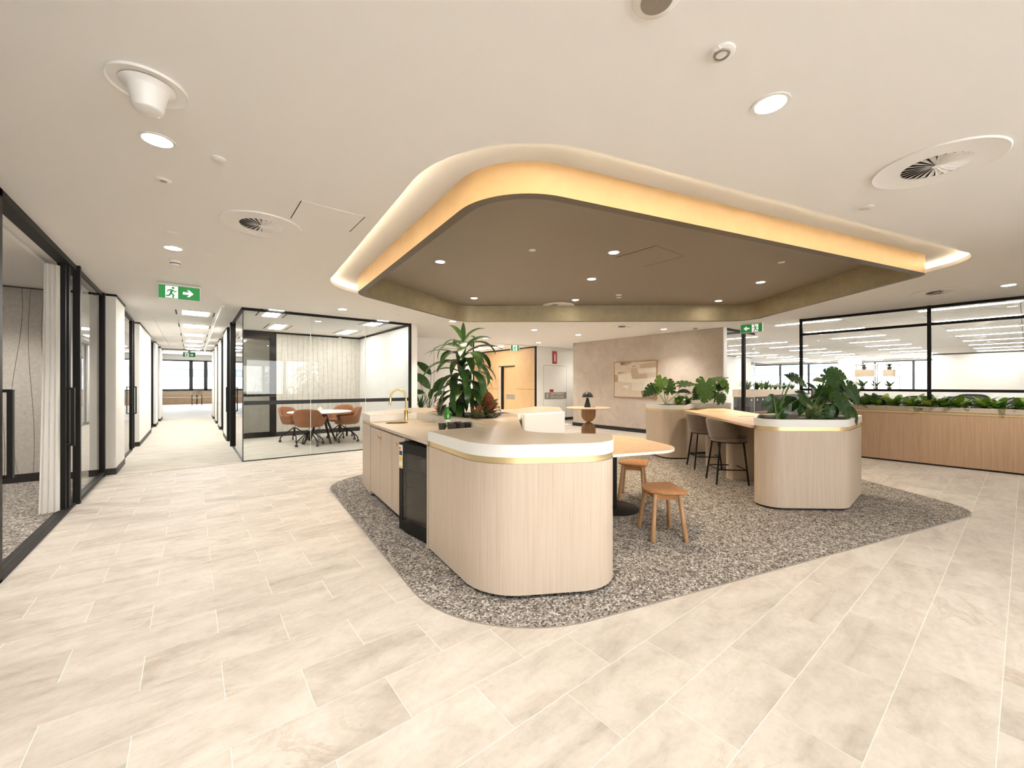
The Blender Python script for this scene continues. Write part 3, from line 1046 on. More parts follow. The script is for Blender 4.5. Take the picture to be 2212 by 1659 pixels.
def build_meeting_room():
    YI = 12.1
    w = thing('wall_meeting_front', 'frameless glass front of the meeting room with a black band', 'glass wall', (.71, YM, 0), kind='structure')
    xs = [.71, 1.80, 2.85, XM - .03]
    for a, b in zip(xs, xs[1:]):
        p = pane(w, a + .003, YM, .012, b - .003, YM, CEIL - .04)
    for x in xs[1:3]:
        box('glass_edge', 'lip_white', x - .004, YM - .005, .012, x + .004, YM + .005, CEIL - .04, w)
    box('head_channel', 'black_metal', .69, YM - .025, CEIL - .045, XM, YM + .025, CEIL, w)
    box('sill_channel', 'black_metal', .69, YM - .018, 0, XM, YM + .018, .014, w)
    box('corner_joint', 'window_frame', .70, YM - .008, 0, .716, YM + .008, CEIL - .04, w)
    box('end_frame', 'black_metal', XM - .05, YM - .03, 0, XM, YM + .03, CEIL, w)
    box('safety_band', 'black_plastic', .72, YM - .003, .995, XM - .05, YM - .001, 1.068, w)
    w2 = thing('wall_meeting_side', 'glass side of the meeting room facing the corridor', 'glass wall', (.71, 9, 0), kind='structure')
    pane(w2, .71, YM, .012, .71, 10.75, CEIL - .04)
    box('head_channel', 'black_metal', .69, YM, CEIL - .045, .73, 10.8, CEIL, w2)
    box('sill_channel', 'black_metal', .692, YM, 0, .728, 10.8, .014, w2)
    for y0, y1 in ((10.75, 10.85), (11.75, 11.95)):
        box('post', 'black_metal', .66, y0, 0, .76, y1, CEIL, w2)
    box('door_leaf', 'black_plastic', .69, 10.85, .02, .73, 10.95, CEIL - .05, w2)
    pane(w2, .71, 10.95, .02, .71, 11.75, CEIL - .05)
    h = MB()
    h.box(.60, 11.05, .75, .62, 11.08, 1.3)
    h.box(.60, 11.05, .75, .71, 11.08, .77)
    h.box(.60, 11.05, 1.28, .71, 11.08, 1.3)
    h.build('handle', 'black_metal', w2)
    # rear wall: felt panels and framed window
    r = box('wall_meeting_back', 'felt_groove', 1.72, YI, 0, XM + .1, YI + .1, CEIL)
    tag(r, 'pale felt wall with fine vertical grooves in the meeting room', 'wall', kind='structure')
    n = 17
    xs = [1.73 + (XM - 1.73) * k / n for k in range(n + 1)]
    ed = []
    for k, x in enumerate(xs):
        ph = random.uniform(0, 6.28)
        am = .014 if 0 < k < n else 0
        ed.append([(x + am * sin(ph + z * 2.4), z) for z in [.12 + q * (CEIL - .15) / 14 for q in range(15)]])
    for a, b in zip(ed, ed[1:]):
        v, f = [], []
        for (xa, z), (xb, _) in zip(a, b):
            v += [(xa + .0022, YI - .015, z), (xb - .0022, YI - .015, z), (xa + .0022, YI, z), (xb - .0022, YI, z)]
        for q in range(14):
            o = q * 4
            f += [(o, o + 1, o + 5, o + 4), (o + 1, o + 3, o + 7, o + 5), (o + 2, o, o + 4, o + 6)]
        MB().add(v, f).build('felt_panel', 'felt_light', r)
    skirting('baseboard_meeting', 1.72, YI - .03, XM, YI - .012, 'black skirting round the meeting room felt wall', .12)
    d = thing('window_9', 'dark framed glazed panel in the meeting room rear wall', 'window', (.8, YI, 0), kind='structure')
    for a in ((.71, 0, .80, CEIL), (1.58, 0, 1.73, CEIL), (.8, 0, 1.6, .14), (.8, CEIL - .22, 1.6, CEIL), (.8, 1.05, 1.6, 1.12)):
        box('frame', 'black_metal', a[0], YI - .03, a[1], a[2], YI + .04, a[3], d)
    pane(d, .8, YI, .1, 1.6, YI, CEIL - .2)
    rr = box('wall_beyond_meeting', 'felt_light', .8, 13.6, 0, 4.4, 13.7, CEIL)
    tag(rr, 'pale felt wall seen through the dark framed panel', 'wall', kind='structure')
    # right wall with glass board
    s = box('wall_meeting_right', 'wall_paint', XM, YM + .03, 0, XM + .12, YI + .1, CEIL)
    tag(s, 'white wall between the meeting room and the lobby', 'wall', kind='structure')
    e = box('wall_meeting_end', 'wall_paint', XM, YM - .03, 0, XM + .14, YM + .03, CEIL)
    tag(e, 'white end of the wall beside the meeting room glass', 'wall', kind='structure')
    bd = box('glass_board', 'bright_white', XM - .012, YM + .1, .12, XM - .002, YI - .1, CEIL - .06)
    tag(bd, 'large white glass writing board on the meeting room side wall', 'whiteboard')
    box('top_trim', 'black_metal', XM - .03, YM + .03, CEIL - .045, XM, YI, CEIL - .005, s)
    box('top_trim', 'black_metal', 1.7, YI - .04, CEIL - .045, XM, YI - .015, CEIL - .005, r)
    for i, (x, y) in enumerate(((1.22, 8.95), (1.60, 11.0), (3.21, 8.95), (3.18, 11.0))):
        t = thing('panel_light', 'meeting room light panel with black slots ' + ('by the glass corner of the corridor', 'beside the dark framed rear panel', 'between glass front and writing board', 'between felt wall and writing board')[i], 'ceiling light', (x, y, CEIL), group='meeting room light panels')
        box('diffuser', 'panel_glow', x - .12, y - .47, CEIL - .004, x + .12, y + .47, CEIL + .004, t)
        for q in (-.24, .22):
            box('air_slot', 'black_metal', x + q, y - .47, CEIL - .002, x + q + .02, y + .47, CEIL + .003, t)


build_meeting_room()


def build_planter_wall():
    """long timber planter with black framed glass screen between lobby and office"""
    y0, y1 = -4.3, 2.91
    t = thing('screen_planter', 'long timber planter wall with taupe rim along the office glass screen', 'planter', (9.95, 0, 0))
    box('front_panel', 'veneer_tan', XP + .012, y0, .03, XP + .04, y1, .862, t)
    box('end_panel', 'veneer_tan', XP + .012, y1 - .02, .03, 10.22, y1, .862, t)
    box('back_panel', 'veneer_tan', 10.2, y0, .03, 10.22, y1, .862, t)
    box('plinth', 'black_skirting', XP + .04, y0, 0, 10.2, y1 - .03, .04, t)
    box('brass_strip', 'brass', XP + .008, y0, .866, 10.22, y1, .90, t)
    mb = MB()
    mb.slab(rect(XP, y0, 10.24, y1 + .005), .905, .985, holes=[rect(XP + .05, y0 + .02, 10.19, y1 - .05)[::-1]], smooth_side=False)
    mb.build('rim', 'taupe_top', t)
    box('soil', 'soil', XP + .05, y0 + .02, .90, 10.19, y1 - .05, .955, t)
    g = thing('wall_glass_screen', 'black framed glass screen standing in the long planter', 'glass screen', (9.9, 0, .95), kind='structure')
    X = 9.97
    for y in (2.88, 1.01, -.86, -2.73):
        box('post', 'black_metal', X - .025, y, .95, X + .025, y + .05, CEIL, g)
    for z in (CEIL - .05, 2.375, 1.235):
        box('rail', 'black_metal', X - .022, y0, z, X + .022, 2.93, z + .045, g)
    yy = [2.88, 1.95, 1.03, .1, -.84, -2.7, -4.3]
    for a, b in zip(yy, yy[1:]):
        for z0, z1 in ((.95, 1.235), (1.28, 2.375), (2.42, CEIL - .05)):
            pane(g, X, b + .003, z0, X, a - .003, z1)
    # glazed return beyond the stucco wall
    r = thing('wall_glass_return', 'black framed glass return past the end of the stucco wall', 'glass screen', (10, 4.46, 0), kind='structure')
    box('head_rail', 'black_metal', 10.05, 4.46, CEIL - .05, 11.75, 4.5, CEIL, r)
    box('post', 'black_metal', 11.05, 4.44, 0, 11.12, 4.52, CEIL, r)
    box('head_rail', 'black_metal', 11.06, 4.5, CEIL - .05, 11.11, 7.5, CEIL, r)
    pane(r, 10.06, 4.48, .02, 11.05, 4.48, CEIL - .05)
    pane(r, 11.12, 4.48, .02, 11.75, 4.48, CEIL - .05)
    box('glass_edge', 'lip_white', 11.745, 4.475, .02, 11.753, 4.485, CEIL - .05, r)


build_planter_wall()


def build_office_shell():
    # left wall, far right wall, window wall
    w = box('wall_office_left', 'wall_paint', 10.05, 8.78, 0, 22.6, 8.9, CEIL)
    tag(w, 'white wall along the open-plan office', 'wall', kind='structure')
    box('top_trim', 'black_metal', 10.05, 8.76, CEIL - .03, 22.6, 8.78, CEIL, w)
    w = box('wall_office_far', 'wall_paint', 26, -6, 0, 26.1, 2.6, CEIL)
    tag(w, 'white wall closing the office behind the task chairs', 'wall', kind='structure')
    box('top_trim', 'black_metal', 25.98, -6, CEIL - .06, 26, 2.6, CEIL - .02, w)
    w = box('wall_office_near', 'wall_paint', 10.2, -6.1, 0, 30.2, -6, CEIL)
    tag(w, 'white wall at the near end of the office', 'wall', kind='structure')
    w = box('wall_office_end', 'wall_paint', 22.6, 12, 0, 30.2, 12.1, CEIL)
    tag(w, 'white wall at the far end of the office', 'wall', kind='structure')
    w = box('wall_office_jog', 'wall_paint', 22.5, 8.9, 0, 22.6, 12.1, CEIL)
    tag(w, 'white wall turning beside the office windows', 'wall', kind='structure')
    s = thing('wall_office_windows', 'office facade wall below and above the windows', 'wall', (30, 5, 0), kind='structure')
    box('spandrel', 'wall_paint', 30, -6, 0, 30.2, 12, .75, s)
    box('head', 'wall_paint', 30, -6, 2.64, 30.2, 12, CEIL, s)
    y = 11.4
    k = 10
    while y > 2.0:
        y2 = y - 1.55
        v = thing('window_%d' % k, 'tall black framed window in the office facade', 'window', (30, y2, .75), group='office facade windows', kind='structure')
        box('frame', 'window_frame', 29.95, y2, .75, 30.1, y2 + .09, 2.64, v)
        box('frame', 'window_frame', 29.97, y2, 2.58, 30.1, y, 2.64, v)
        box('frame', 'window_frame', 29.97, y2, .75, 30.1, y, .82, v)
        pane(v, 30.05, y2 + .09, .8, 30.05, y, 2.6, 'clear_glass')
        y = y2
        k += 1
    c = box('office_column', 'wall_paint', 26.1, 5.2, 0, 26.9, 6.0, CEIL)
    tag(c, 'square white column in the open-plan office', 'column', kind='structure')
    # linear lights
    for j, yc in enumerate((-1.7, .645, 3.0, 5.36, 7.7)):
        for x in (10.62, 12.68, 15.02, 17.0, 19.1, 21.2, 23.3, 25.4, 27.5, 29.3):
            if x > 26 and yc < 2.6 or (yc > 7 and x > 22.4 and False) or (yc < 0 and x > 15):
                continue
            t = tag(box('linear_light', 'linear_glow', x - .045, yc - .585, CEIL - .006, x + .045, yc + .585, CEIL + .001),
                    'long white strip light set in the office ceiling', 'strip light', 'office strip lights')
    # outdoor blocks
    def tower(x, y, w, d, h, base, label):
        b = thing('office_tower', label, 'building', (x, y, base))
        box('core', 'city_glass', x, y, base, x + w, y + d, base + h, b)
        z = base
        while z < base + h:
            box('floor_band', 'city_pale', x - .5, y - .5, z, x + w + .5, y + d + .5, z + 2.0, b)
            z += 3.4
    tower(70, 18, 22, 16, 60, -30, 'pale banded tower beyond the office windows, next to a gap of sky')
    tower(85, -14, 24, 20, 70, -30, 'wide pale banded tower standing farther off past the office windows')
    tower(-12, 90, 18, 14, 40, -30, 'pale banded building outside the corridor window')


build_office_shell()


def build_back():
    """the place behind the camera: window wall and return wall"""
    s = thing('wall_window_side', 'white wall with a long row of windows opposite the meeting room', 'wall', (1, YW, 0), kind='structure')
    x0, x1, z0, z1 = -4.4, 5.0, .85, 2.5
    box('spandrel', 'wall_paint', -5.6, YW - .1, 0, 9.9, YW, z0, s)
    box('head', 'wall_paint', -5.6, YW - .1, z1, 9.9, YW, CEIL, s)
    box('pier', 'wall_paint', -5.6, YW - .1, z0, x0, YW, z1, s)
    box('pier', 'wall_paint', x1, YW - .1, z0, 9.9, YW, z1, s)
    n = 6
    for k in range(n):
        a = x0 + (x1 - x0) * k / n
        b = x0 + (x1 - x0) * (k + 1) / n
        v = thing('window_%d' % (30 + k), 'wide black framed window opposite the meeting room', 'window', (a, YW, z0), group='windows opposite the meeting room', kind='structure')
        box('frame', 'window_frame', a, YW - .08, z0, a + .06, YW - .02, z1, v)
        box('frame', 'window_frame', b - .06, YW - .08, z0, b, YW - .02, z1, v)
        box('frame', 'window_frame', a, YW - .08, z0, b, YW - .02, z0 + .05, v)
        box('frame', 'window_frame', a, YW - .08, z1 - .05, b, YW - .02, z1, v)
        pane(v, a + .06, YW - .05, z0 + .05, b - .06, YW - .05, z1 - .05, 'clear_glass')
    w = box('wall_return', 'wall_paint', 5.4, YW, 0, 5.52, -1.1, CEIL)
    tag(w, 'cream wall returning from the window wall', 'wall', kind='structure')
    w = box('wall_near_right', 'wall_paint', 5.52, -1.22, 0, 9.75, -1.1, CEIL)
    tag(w, 'cream wall joining the long planter wall', 'wall', kind='structure')
    w = box('wall_near_left', 'wall_paint', -5.6, YW, 0, -5.5, 0.4, CEIL)
    tag(w, 'cream wall joining the window wall and the side room', 'wall', kind='structure')
    c = MB().slab(rect(-5.6, YW - .1, -1.1, 0.4), CEIL, CEIL + .03).build('ceiling_window_side', 'ceiling_paint')
    tag(c, 'cream ceiling by the row of windows', 'ceiling', kind='structure')
    f = box('floor_window_side', 'streak_carpet', -5.5, YW, -.003, XL - .05, .3, .003)
    tag(f, 'beige carpet by the row of windows', 'carpet', kind='structure')


build_back()

for x, y in ((-3.0, 3.2), (-3.0, 6.2), (-2.0, 7.6)):  # added lamps that brighten the felt wall and curtain of the side room
    spot((x, y, CEIL - .03), 75, 130, .9, (1, .93, .84), .08)
    tag(MB().lathe([(.06, CEIL - .004), (.001, CEIL - .004)], x, y, 24, cap=False).build('downlight', 'lamp_glow'), 'round downlight added to brighten the room behind the sliding doors', 'downlight', 'added side room lights')

# ------------------------------------------------------------------ kitchen island
TOP, LIPB, GOLDB, BENCH = .985, .905, .862, .90
F0, F1 = Vector((1.697, 4.93)), Vector((1.517, 3.03))      # cabinet front line


def fr(y, back=0.0):
    """point on the cabinet front line at y, set back from it"""
    t = (y - F0.y) / (F1.y - F0.y)
    p = F0 + (F1 - F0) * t
    return (p.x + back, p.y)




def island_loop(notch_back, d=0.0):
    b1, b2, b3 = notch_back
    base = [(1.80, 5.55), (F0.x, F0.y), b1, b2, b3, (F1.x, F1.y), (1.42, 2.10), (2.17, 1.66), (2.53, 1.97), (2.05, 2.45), (3.31, 4.10), (4.14, 4.07), (4.78, 4.78), (4.66, 5.22), (3.68, 4.72), (2.85, 6.22)]
    rad = [.10, 0, 0, 0, 0, 0, .40, .30, .06, .30, .20, .05, .10, .10, .40, .25]
    if d:
        base = offs(base, d)
    return rpoly(base, rad, 12)


def build_island():
    t = thing('kitchen_island', 'curved oak veneer kitchen island with white rim and brass line', 'kitchen island', (2.0, 3.2, 0))
    led = island_loop([(2.36, 5.05), (2.31, 3.66), (2.08, 3.03)])
    hole = rpoly([(2.43, 3.74), (2.66, 3.66), (3.10, 4.13), (3.02, 4.5), (2.62, 5.12), (2.45, 4.95)], .09, 6)
    MB().slab(led, LIPB, TOP, holes=[hole[::-1]]).build('rim', 'lip_white', t)
    MB().slab(offs(led, -.004), TOP, TOP + .003, holes=[hole[::-1]]).build('ledge_top', 'taupe_top', t)
    MB().slab(hole, LIPB - .05, TOP - .035).build('planting_soil', 'soil', t)
    nb = [(2.33, 5.02), (2.28, 3.66), (2.05, 3.03)]
    MB().slab(island_loop(nb, -.010), GOLDB, LIPB).build('brass_line', 'brass', t)
    MB().band(island_loop(nb, -.006), .03, GOLDB).build('veneer_body', 'veneer', t)
    MB().band(island_loop(nb, -.06), 0, .03).build('plinth', 'black_skirting', t)
    # upholstered pale back panel on the table side
    a, b = Vector((3.22, 4.06)), Vector((4.12, 4.03))
    MB().cbox(3.37, 4.01, .08, 4.12, 4.07, TOP - .004, .012).build('white_back_panel', 'bright_white', t)
    # stand panel between cabinets and fridge
    for y0, y1 in ((3.655, 3.625), (3.06, 3.03)):
        MB().slab([fr(y0), fr(y0, .55), fr(y1, .55), fr(y1)][::-1], .02, GOLDB).build('side_panel', 'veneer', t)
    # worktop
    w = thing('worktop', 'low beige kitchen worktop with a small brass rimmed sink', 'worktop', (1.95, 4, BENCH))
    poly = [fr(4.93, -.008), fr(3.03, -.008), (2.07, 3.035), (2.30, 3.66), (2.35, 5.04)]
    sink = [(1.95 + .13 * cos(k * pi / 12), 4.72 + .13 * sin(k * pi / 12)) for k in range(24)]
    MB().slab(poly, BENCH - .028, BENCH, holes=[sink[::-1]], smooth_side=False).build('slab', 'taupe_top', w)
    MB().band(sink, BENCH - .14, BENCH, flip=True).build('sink_wall', 'faucet_brass', w)
    MB().slab(sink, BENCH - .145, BENCH - .14).build('sink_floor', 'faucet_brass', w)
    MB().slab([fr(4.93, .012), fr(3.03, .012), (2.0, 3.04), (2.25, 3.7), (2.3, 5.0)], GOLDB + .001, BENCH - .028).build('brass_shadow_line', 'brass', w)

    # cabinets
    def cabinet(ys, label):
        ya, yb = ys[0], ys[-1]
        c = thing('base_cabinet', label, 'cabinet', (fr(ya)[0], (ya + yb) / 2, 0))
        MB().slab([fr(ya, .03), fr(yb, .03), fr(yb, .55), fr(ya, .55)], .10, GOLDB - .004).build('carcass', 'veneer', c)
        MB().slab([fr(ya, .07), fr(yb, .07), fr(yb, .5), fr(ya, .5)], 0, .10).build('plinth', 'black_skirting', c)
        for i, (a, b) in enumerate(zip(ys, ys[1:])):
            d = MB().slab([fr(a - .0025), fr(b + .0025), fr(b + .0025, .022), fr(a - .0025, .022)], .085, GOLDB - .008, smooth_side=False).build('door', 'veneer', c)
            hy = b + .05 if i == 0 and len(ys) > 2 else (a - .05 if len(ys) > 2 else (a + b) / 2)
            x, y = fr(hy)
            k = MB()
            k.tube([(x, y, .775), (x - .022, y, .775)], .006, 8)
            k.tube([(x - .022, y + .028, .775), (x - .022, y - .028, .775)], .006, 8)
            k.build('knob', 'faucet_brass', d)
        return c
    cabinet([4.90, 4.475, 4.03], 'oak double door cabinet under the sink end of the worktop')
    cabinet([4.025, 3.66], 'narrow oak single door cabinet beside the bar fridge')

    # bar fridge
    ang = atan2(F1.x - F0.x, -(F1.y - F0.y))
    f = thing('bar_fridge', 'black glass door bar fridge under the worktop', 'fridge', (fr(3.345, -.01)[0], 3.345, .015), -ang)
    # local: x into cabinet, y along front
    box('cabinet', 'black_plastic', .05, -.262, .015, .55, .262, .82, f, True)
    box('foot', 'black_plastic', .1, -.2, -.015, .45, .2, .015, f, True)
    box('interior', 'fridge_lining', .045, -.2, .1, .05, .2, .76, f, True)
    d = MB()
    d.box(0, -.262, .02, .045, -.205, .815)
    d.box(0, .205, .02, .045, .262, .815)
    d.box(0, -.205, .02, .045, .205, .105)
    d.box(0, -.205, .73, .045, .205, .815)
    door = d.build('door_frame', 'black_metal', f, True)
    MB().add([(.004, -.205, .105), (.004, .205, .105), (.004, .205, .73), (.004, -.205, .73)], [(0, 3, 2, 1)]).build('door_glass', 'fridge_glass', f, True)
    for z in (.25, .42, .57):
        box('shelf', 'chrome', .02, -.19, z, .024, .19, z + .004, f, True)
    st = MB()
    st.box(-.003, .195, .58, 0, .258, .795)
    st = st.build('energy_sticker', 'sticker_white', f, True)
    MB().box(-.004, .2, .58 + .0, -.003, .253, .60).build('sticker_band', 'sticker_yellow', st, True)
    MB().box(-.004, .2, .645, -.003, .253, .69).build('sticker_band', 'sticker_yellow', st, True)
    MB().box(-.004, .2, .70, -.003, .253, .74).build('sticker_band', 'charcoal', st, True)
    MB().box(-.004, .228, .75, -.003, .253, .775).build('sticker_band', 'sticker_red', st, True)
    for k in range(6):
        box('print_line', 'sign_grey', .001, -.19, .700 - .018 * k, .003, -.19 + (.06 if k == 0 else .075), .7035 - .018 * k, f, True)

    # faucet
    fx, fy = 2.16, 4.93
    q = thing('faucet', 'brushed brass gooseneck tap standing on the worktop', 'faucet', (fx, fy, BENCH))
    MB().lathe([(.0275, BENCH), (.0275, BENCH + .004), (.024, BENCH + .006), (.024, BENCH + .13), (.022, BENCH + .133)], fx, fy, 24).build('base', 'faucet_brass', q)
    dx, dy = -.93, .36
    L = sqrt(dx * dx + dy * dy)
    dx, dy = dx / L, dy / L
    R = .096
    pts = [(fx, fy, BENCH + .13), (fx, fy, BENCH + .30)]
    for k in range(1, 15):
        a = pi * k / 14
        pts.append((fx + dx * R * (1 - cos(a)), fy + dy * R * (1 - cos(a)), BENCH + .30 + R * sin(a)))
    e = pts[-1]
    MB().tube(pts, .0125, 14).build('spout', 'faucet_brass', q)
    MB().tube([e, (e[0], e[1], e[2] - .045), (e[0] + dx * .01, e[1] + dy * .01, e[2] - .10)], [.0125, .016, .017], 14).build('spray_head', 'faucet_brass', q)
    MB().tube([(fx, fy, BENCH + .09), (fx + .05, fy + .02, BENCH + .098), (fx + .085, fy + .034, BENCH + .102)], [.006, .005, .005], 8).build('lever', 'faucet_brass', q)

    # bottle and cups
    bx, by = 2.20, 3.93
    b = thing('water_bottle', 'green glass mineral water bottle with a white cap', 'bottle', (bx, by, BENCH))
    prof = [(.030, 0), (.036, .004), (.0365, .03), (.0365, .12), (.034, .145), (.024, .185), (.0155, .215), (.0135, .245), (.0145, .25)]
    MB().lathe([(r, BENCH + z) for r, z in prof], bx, by, 28).build('glass', 'bottle_green', b)
    MB().lathe([(.0158, BENCH + .242), (.0158, BENCH + .266), (.012, BENCH + .269)], bx, by, 20).build('cap', 'fixture_white', b)
    MB().lathe([(.0152, BENCH + .205), (.0152, BENCH + .242)], bx, by, 20, cap=False).build('neck_label', 'paper', b)
    MB().lathe([(.0371, BENCH + .028), (.0371, BENCH + .082)], bx, by, 28, cap=False).build('label', 'sticker_white', b)
    me = text_mesh('PELLEGRINO', .019, 'letter_blue', .0002)
    va = atan2(-by, -bx)
    for v in me.vertices:
        a = va + (v.co.x - .028) / .0374
        v.co = Vector((.0376 * cos(a), .0376 * sin(a), .05 + v.co.y))
    tag(link('lettering', me, b), kind='stuff')
    star = []
    for i in range(5):
        for j in range(7):
            a, r = 2 * pi * j / 6, .004 * i
            aa = va + .15 + r * cos(a) / .034
            star.append((.0345 * cos(aa), .0345 * sin(aa), .125 + r * sin(a)))
    MB().add([(bx + x, by + y, BENCH + z) for x, y, z in star], [(i * 7 + j, i * 7 + j + 1, i * 7 + j + 8, i * 7 + j + 7) for i in range(4) for j in range(6)]).build('shoulder_label', 'paper', b)
    cups = [(1.99, 3.66), (2.06, 3.58), (2.10, 3.68), (2.17, 3.58), (2.20, 3.70), (2.25, 3.60)]
    for x, y in cups:
        z = BENCH
        c = MB().lathe([(.028, z), (.032, z + .003), (.041, z + .072), (.039, z + .072), (.030, z + .006), (.002, z + .006)], x, y, 24).build('tumbler', 'cup_dark')
        tag(c, 'small dark ceramic tumbler grouped beside the green bottle', 'cup', 'dark tumblers by the bottle')


build_island()


# ------------------------------------------------------------------ high table with two planters
def planter(name, label, poly, rad, body='veneer'):
    cx = sum(p[0] for p in poly) / len(poly)
    cy = sum(p[1] for p in poly) / len(poly)
    t = thing(name, label, 'planter', (cx, cy, 0))
    lo = rpoly(poly, rad, 12)
    inn = rpoly(offs(poly, -.028), [max(.03, r - .028) for r in rad], 12)
    MB().slab(lo, LIPB, TOP, holes=[inn[::-1]]).build('rim', 'lip_white', t)
    MB().slab(inn, LIPB - .05, TOP - .03).build('soil', 'soil', t)
    MB().slab(rpoly(offs(poly, -.010), rad, 12), GOLDB, LIPB).build('brass_line', 'brass', t)
    MB().band(rpoly(offs(poly, -.004), rad, 12), .03, GOLDB).build('veneer_body', body, t)
    MB().band(rpoly(offs(poly, -.03), rad, 12), 0, .03).build('plinth', 'black_skirting', t)
    return t


PF = [(4.76, 1.84), (5.53, 1.18), (6.62, 1.26), (6.42, 1.95), (5.62, 2.12)]
planter('end_planter', 'oak planter with white rim at the table end nearer the wooden stools', PF, [.19, .24, .15, .15, .2])
PB = [(6.76, 4.08), (7.05, 3.80), (7.72, 4.06), (8.52, 3.66), (8.80, 3.92), (8.35, 4.55), (7.1, 4.75)]
planter('end_planter', 'oak planter with white rim at the table end nearer the painting', PB, [.17, .16, .5, .06, .1, .2, .2])


def build_high_table():
    t = thing('high_table', 'long oak bar table fixed between two planters', 'table', (6.2, 2.7, 0))
    u, n = Vector((.723, .691)), Vector((.691, -.723))
    A = Vector((4.90, 1.86))
    def P(a, b):
        q = A + u * a + n * b
        return (q.x, q.y)
    poly = [P(.10, 0), P(.62, .45), P(1.35, .915), P(3.55, .915), P(3.38, .45), P(2.83, 0)]
    MB().slab([P(.10, .0), P(.45, .55), P(1.0, .915), P(3.5, .915), P(3.42, .6), P(2.88, .25), P(2.80, 0)], .872, BENCH, smooth_side=False).build('table_top', 'table_oak', t)
    for a in (1.35, 2.25):
        lp = rpoly([P(a, .22), P(a, .80), P(a + .16, .80), P(a + .16, .22)], .07, 6)
        if area(lp) < 0:
            lp = lp[::-1]
        MB().slab(lp, 0, .872).build('leg', 'veneer', t)
    for a, b in ((2.45, .30), (1.45, .40)):
        q = [P(a, b), P(a + .05, b), P(a + .05, b + .26), P(a, b + .26)]
        if area(q) < 0:
            q = q[::-1]
        MB().slab(q, BENCH, BENCH + .0025).build('power_outlet', 'sign_grey', t)
    # magazines and bowl
    m = P(.62, .42)
    for i, (mm, lab) in enumerate((('paper_pink', 'pink magazine at the bottom of the pile on the bar table'), ('paper', 'white magazine on top of the pile on the bar table'))):
        z = BENCH + .012 * i
        r = .35 + .25 * i
        pts = [(m[0] + .15 * (sx * cos(r)) - .11 * (sy * sin(r)), m[1] + .15 * sx * sin(r) + .11 * sy * cos(r)) for sx, sy in ((-1, -1), (1, -1), (1, 1), (-1, 1))]
        tag(MB().slab(pts, z, z + .0115, smooth_side=False).build('magazine', mm), lab, 'magazine')
    z = BENCH + .024
    b = MB().lathe([(.03, z), (.034, z + .006), (.085, z + .066), (.081, z + .066), (.03, z + .012), (.002, z + .012)], m[0], m[1], 28).build('bowl', 'ceramic')
    tag(b, 'small cream ceramic bowl standing on the magazines', 'bowl')


build_high_table()


# ------------------------------------------------------------------ shells for tub seats
def tub(A, rt, rb, ztop, zbot, th, squash=1.0, nth=28, nr=6, top_fn=None):
    """curved shell open to +X; A half sweep, top and bottom radius"""
    mb = MB()
    v, f = [], []
    def pt(th_, s, off):
        zt = top_fn(abs(th_)) if top_fn else ztop
        r = rb + (rt - rb) * (s ** .8) - off
        z = zbot + (zt - zbot) * s
        return (-r * cos(th_) * squash, r * sin(th_), z)
    ring = 2 * (nr + 1)
    for i in range(nth + 1):
        a = -A + 2 * A * i / nth
        for j in range(nr + 1):
            v.append(pt(a, j / nr, 0))
        for j in range(nr, -1, -1):
            v.append(pt(a, j / nr, th))
    for i in range(nth):
        for j in range(ring):
            k = (j + 1) % ring
            f.append((i * ring + j, (i + 1) * ring + j, (i + 1) * ring + k, i * ring + k))
    f.append(tuple(range(ring)))
    f.append(tuple(nth * ring + j for j in range(ring - 1, -1, -1)))
    return mb.add(v, f, True)


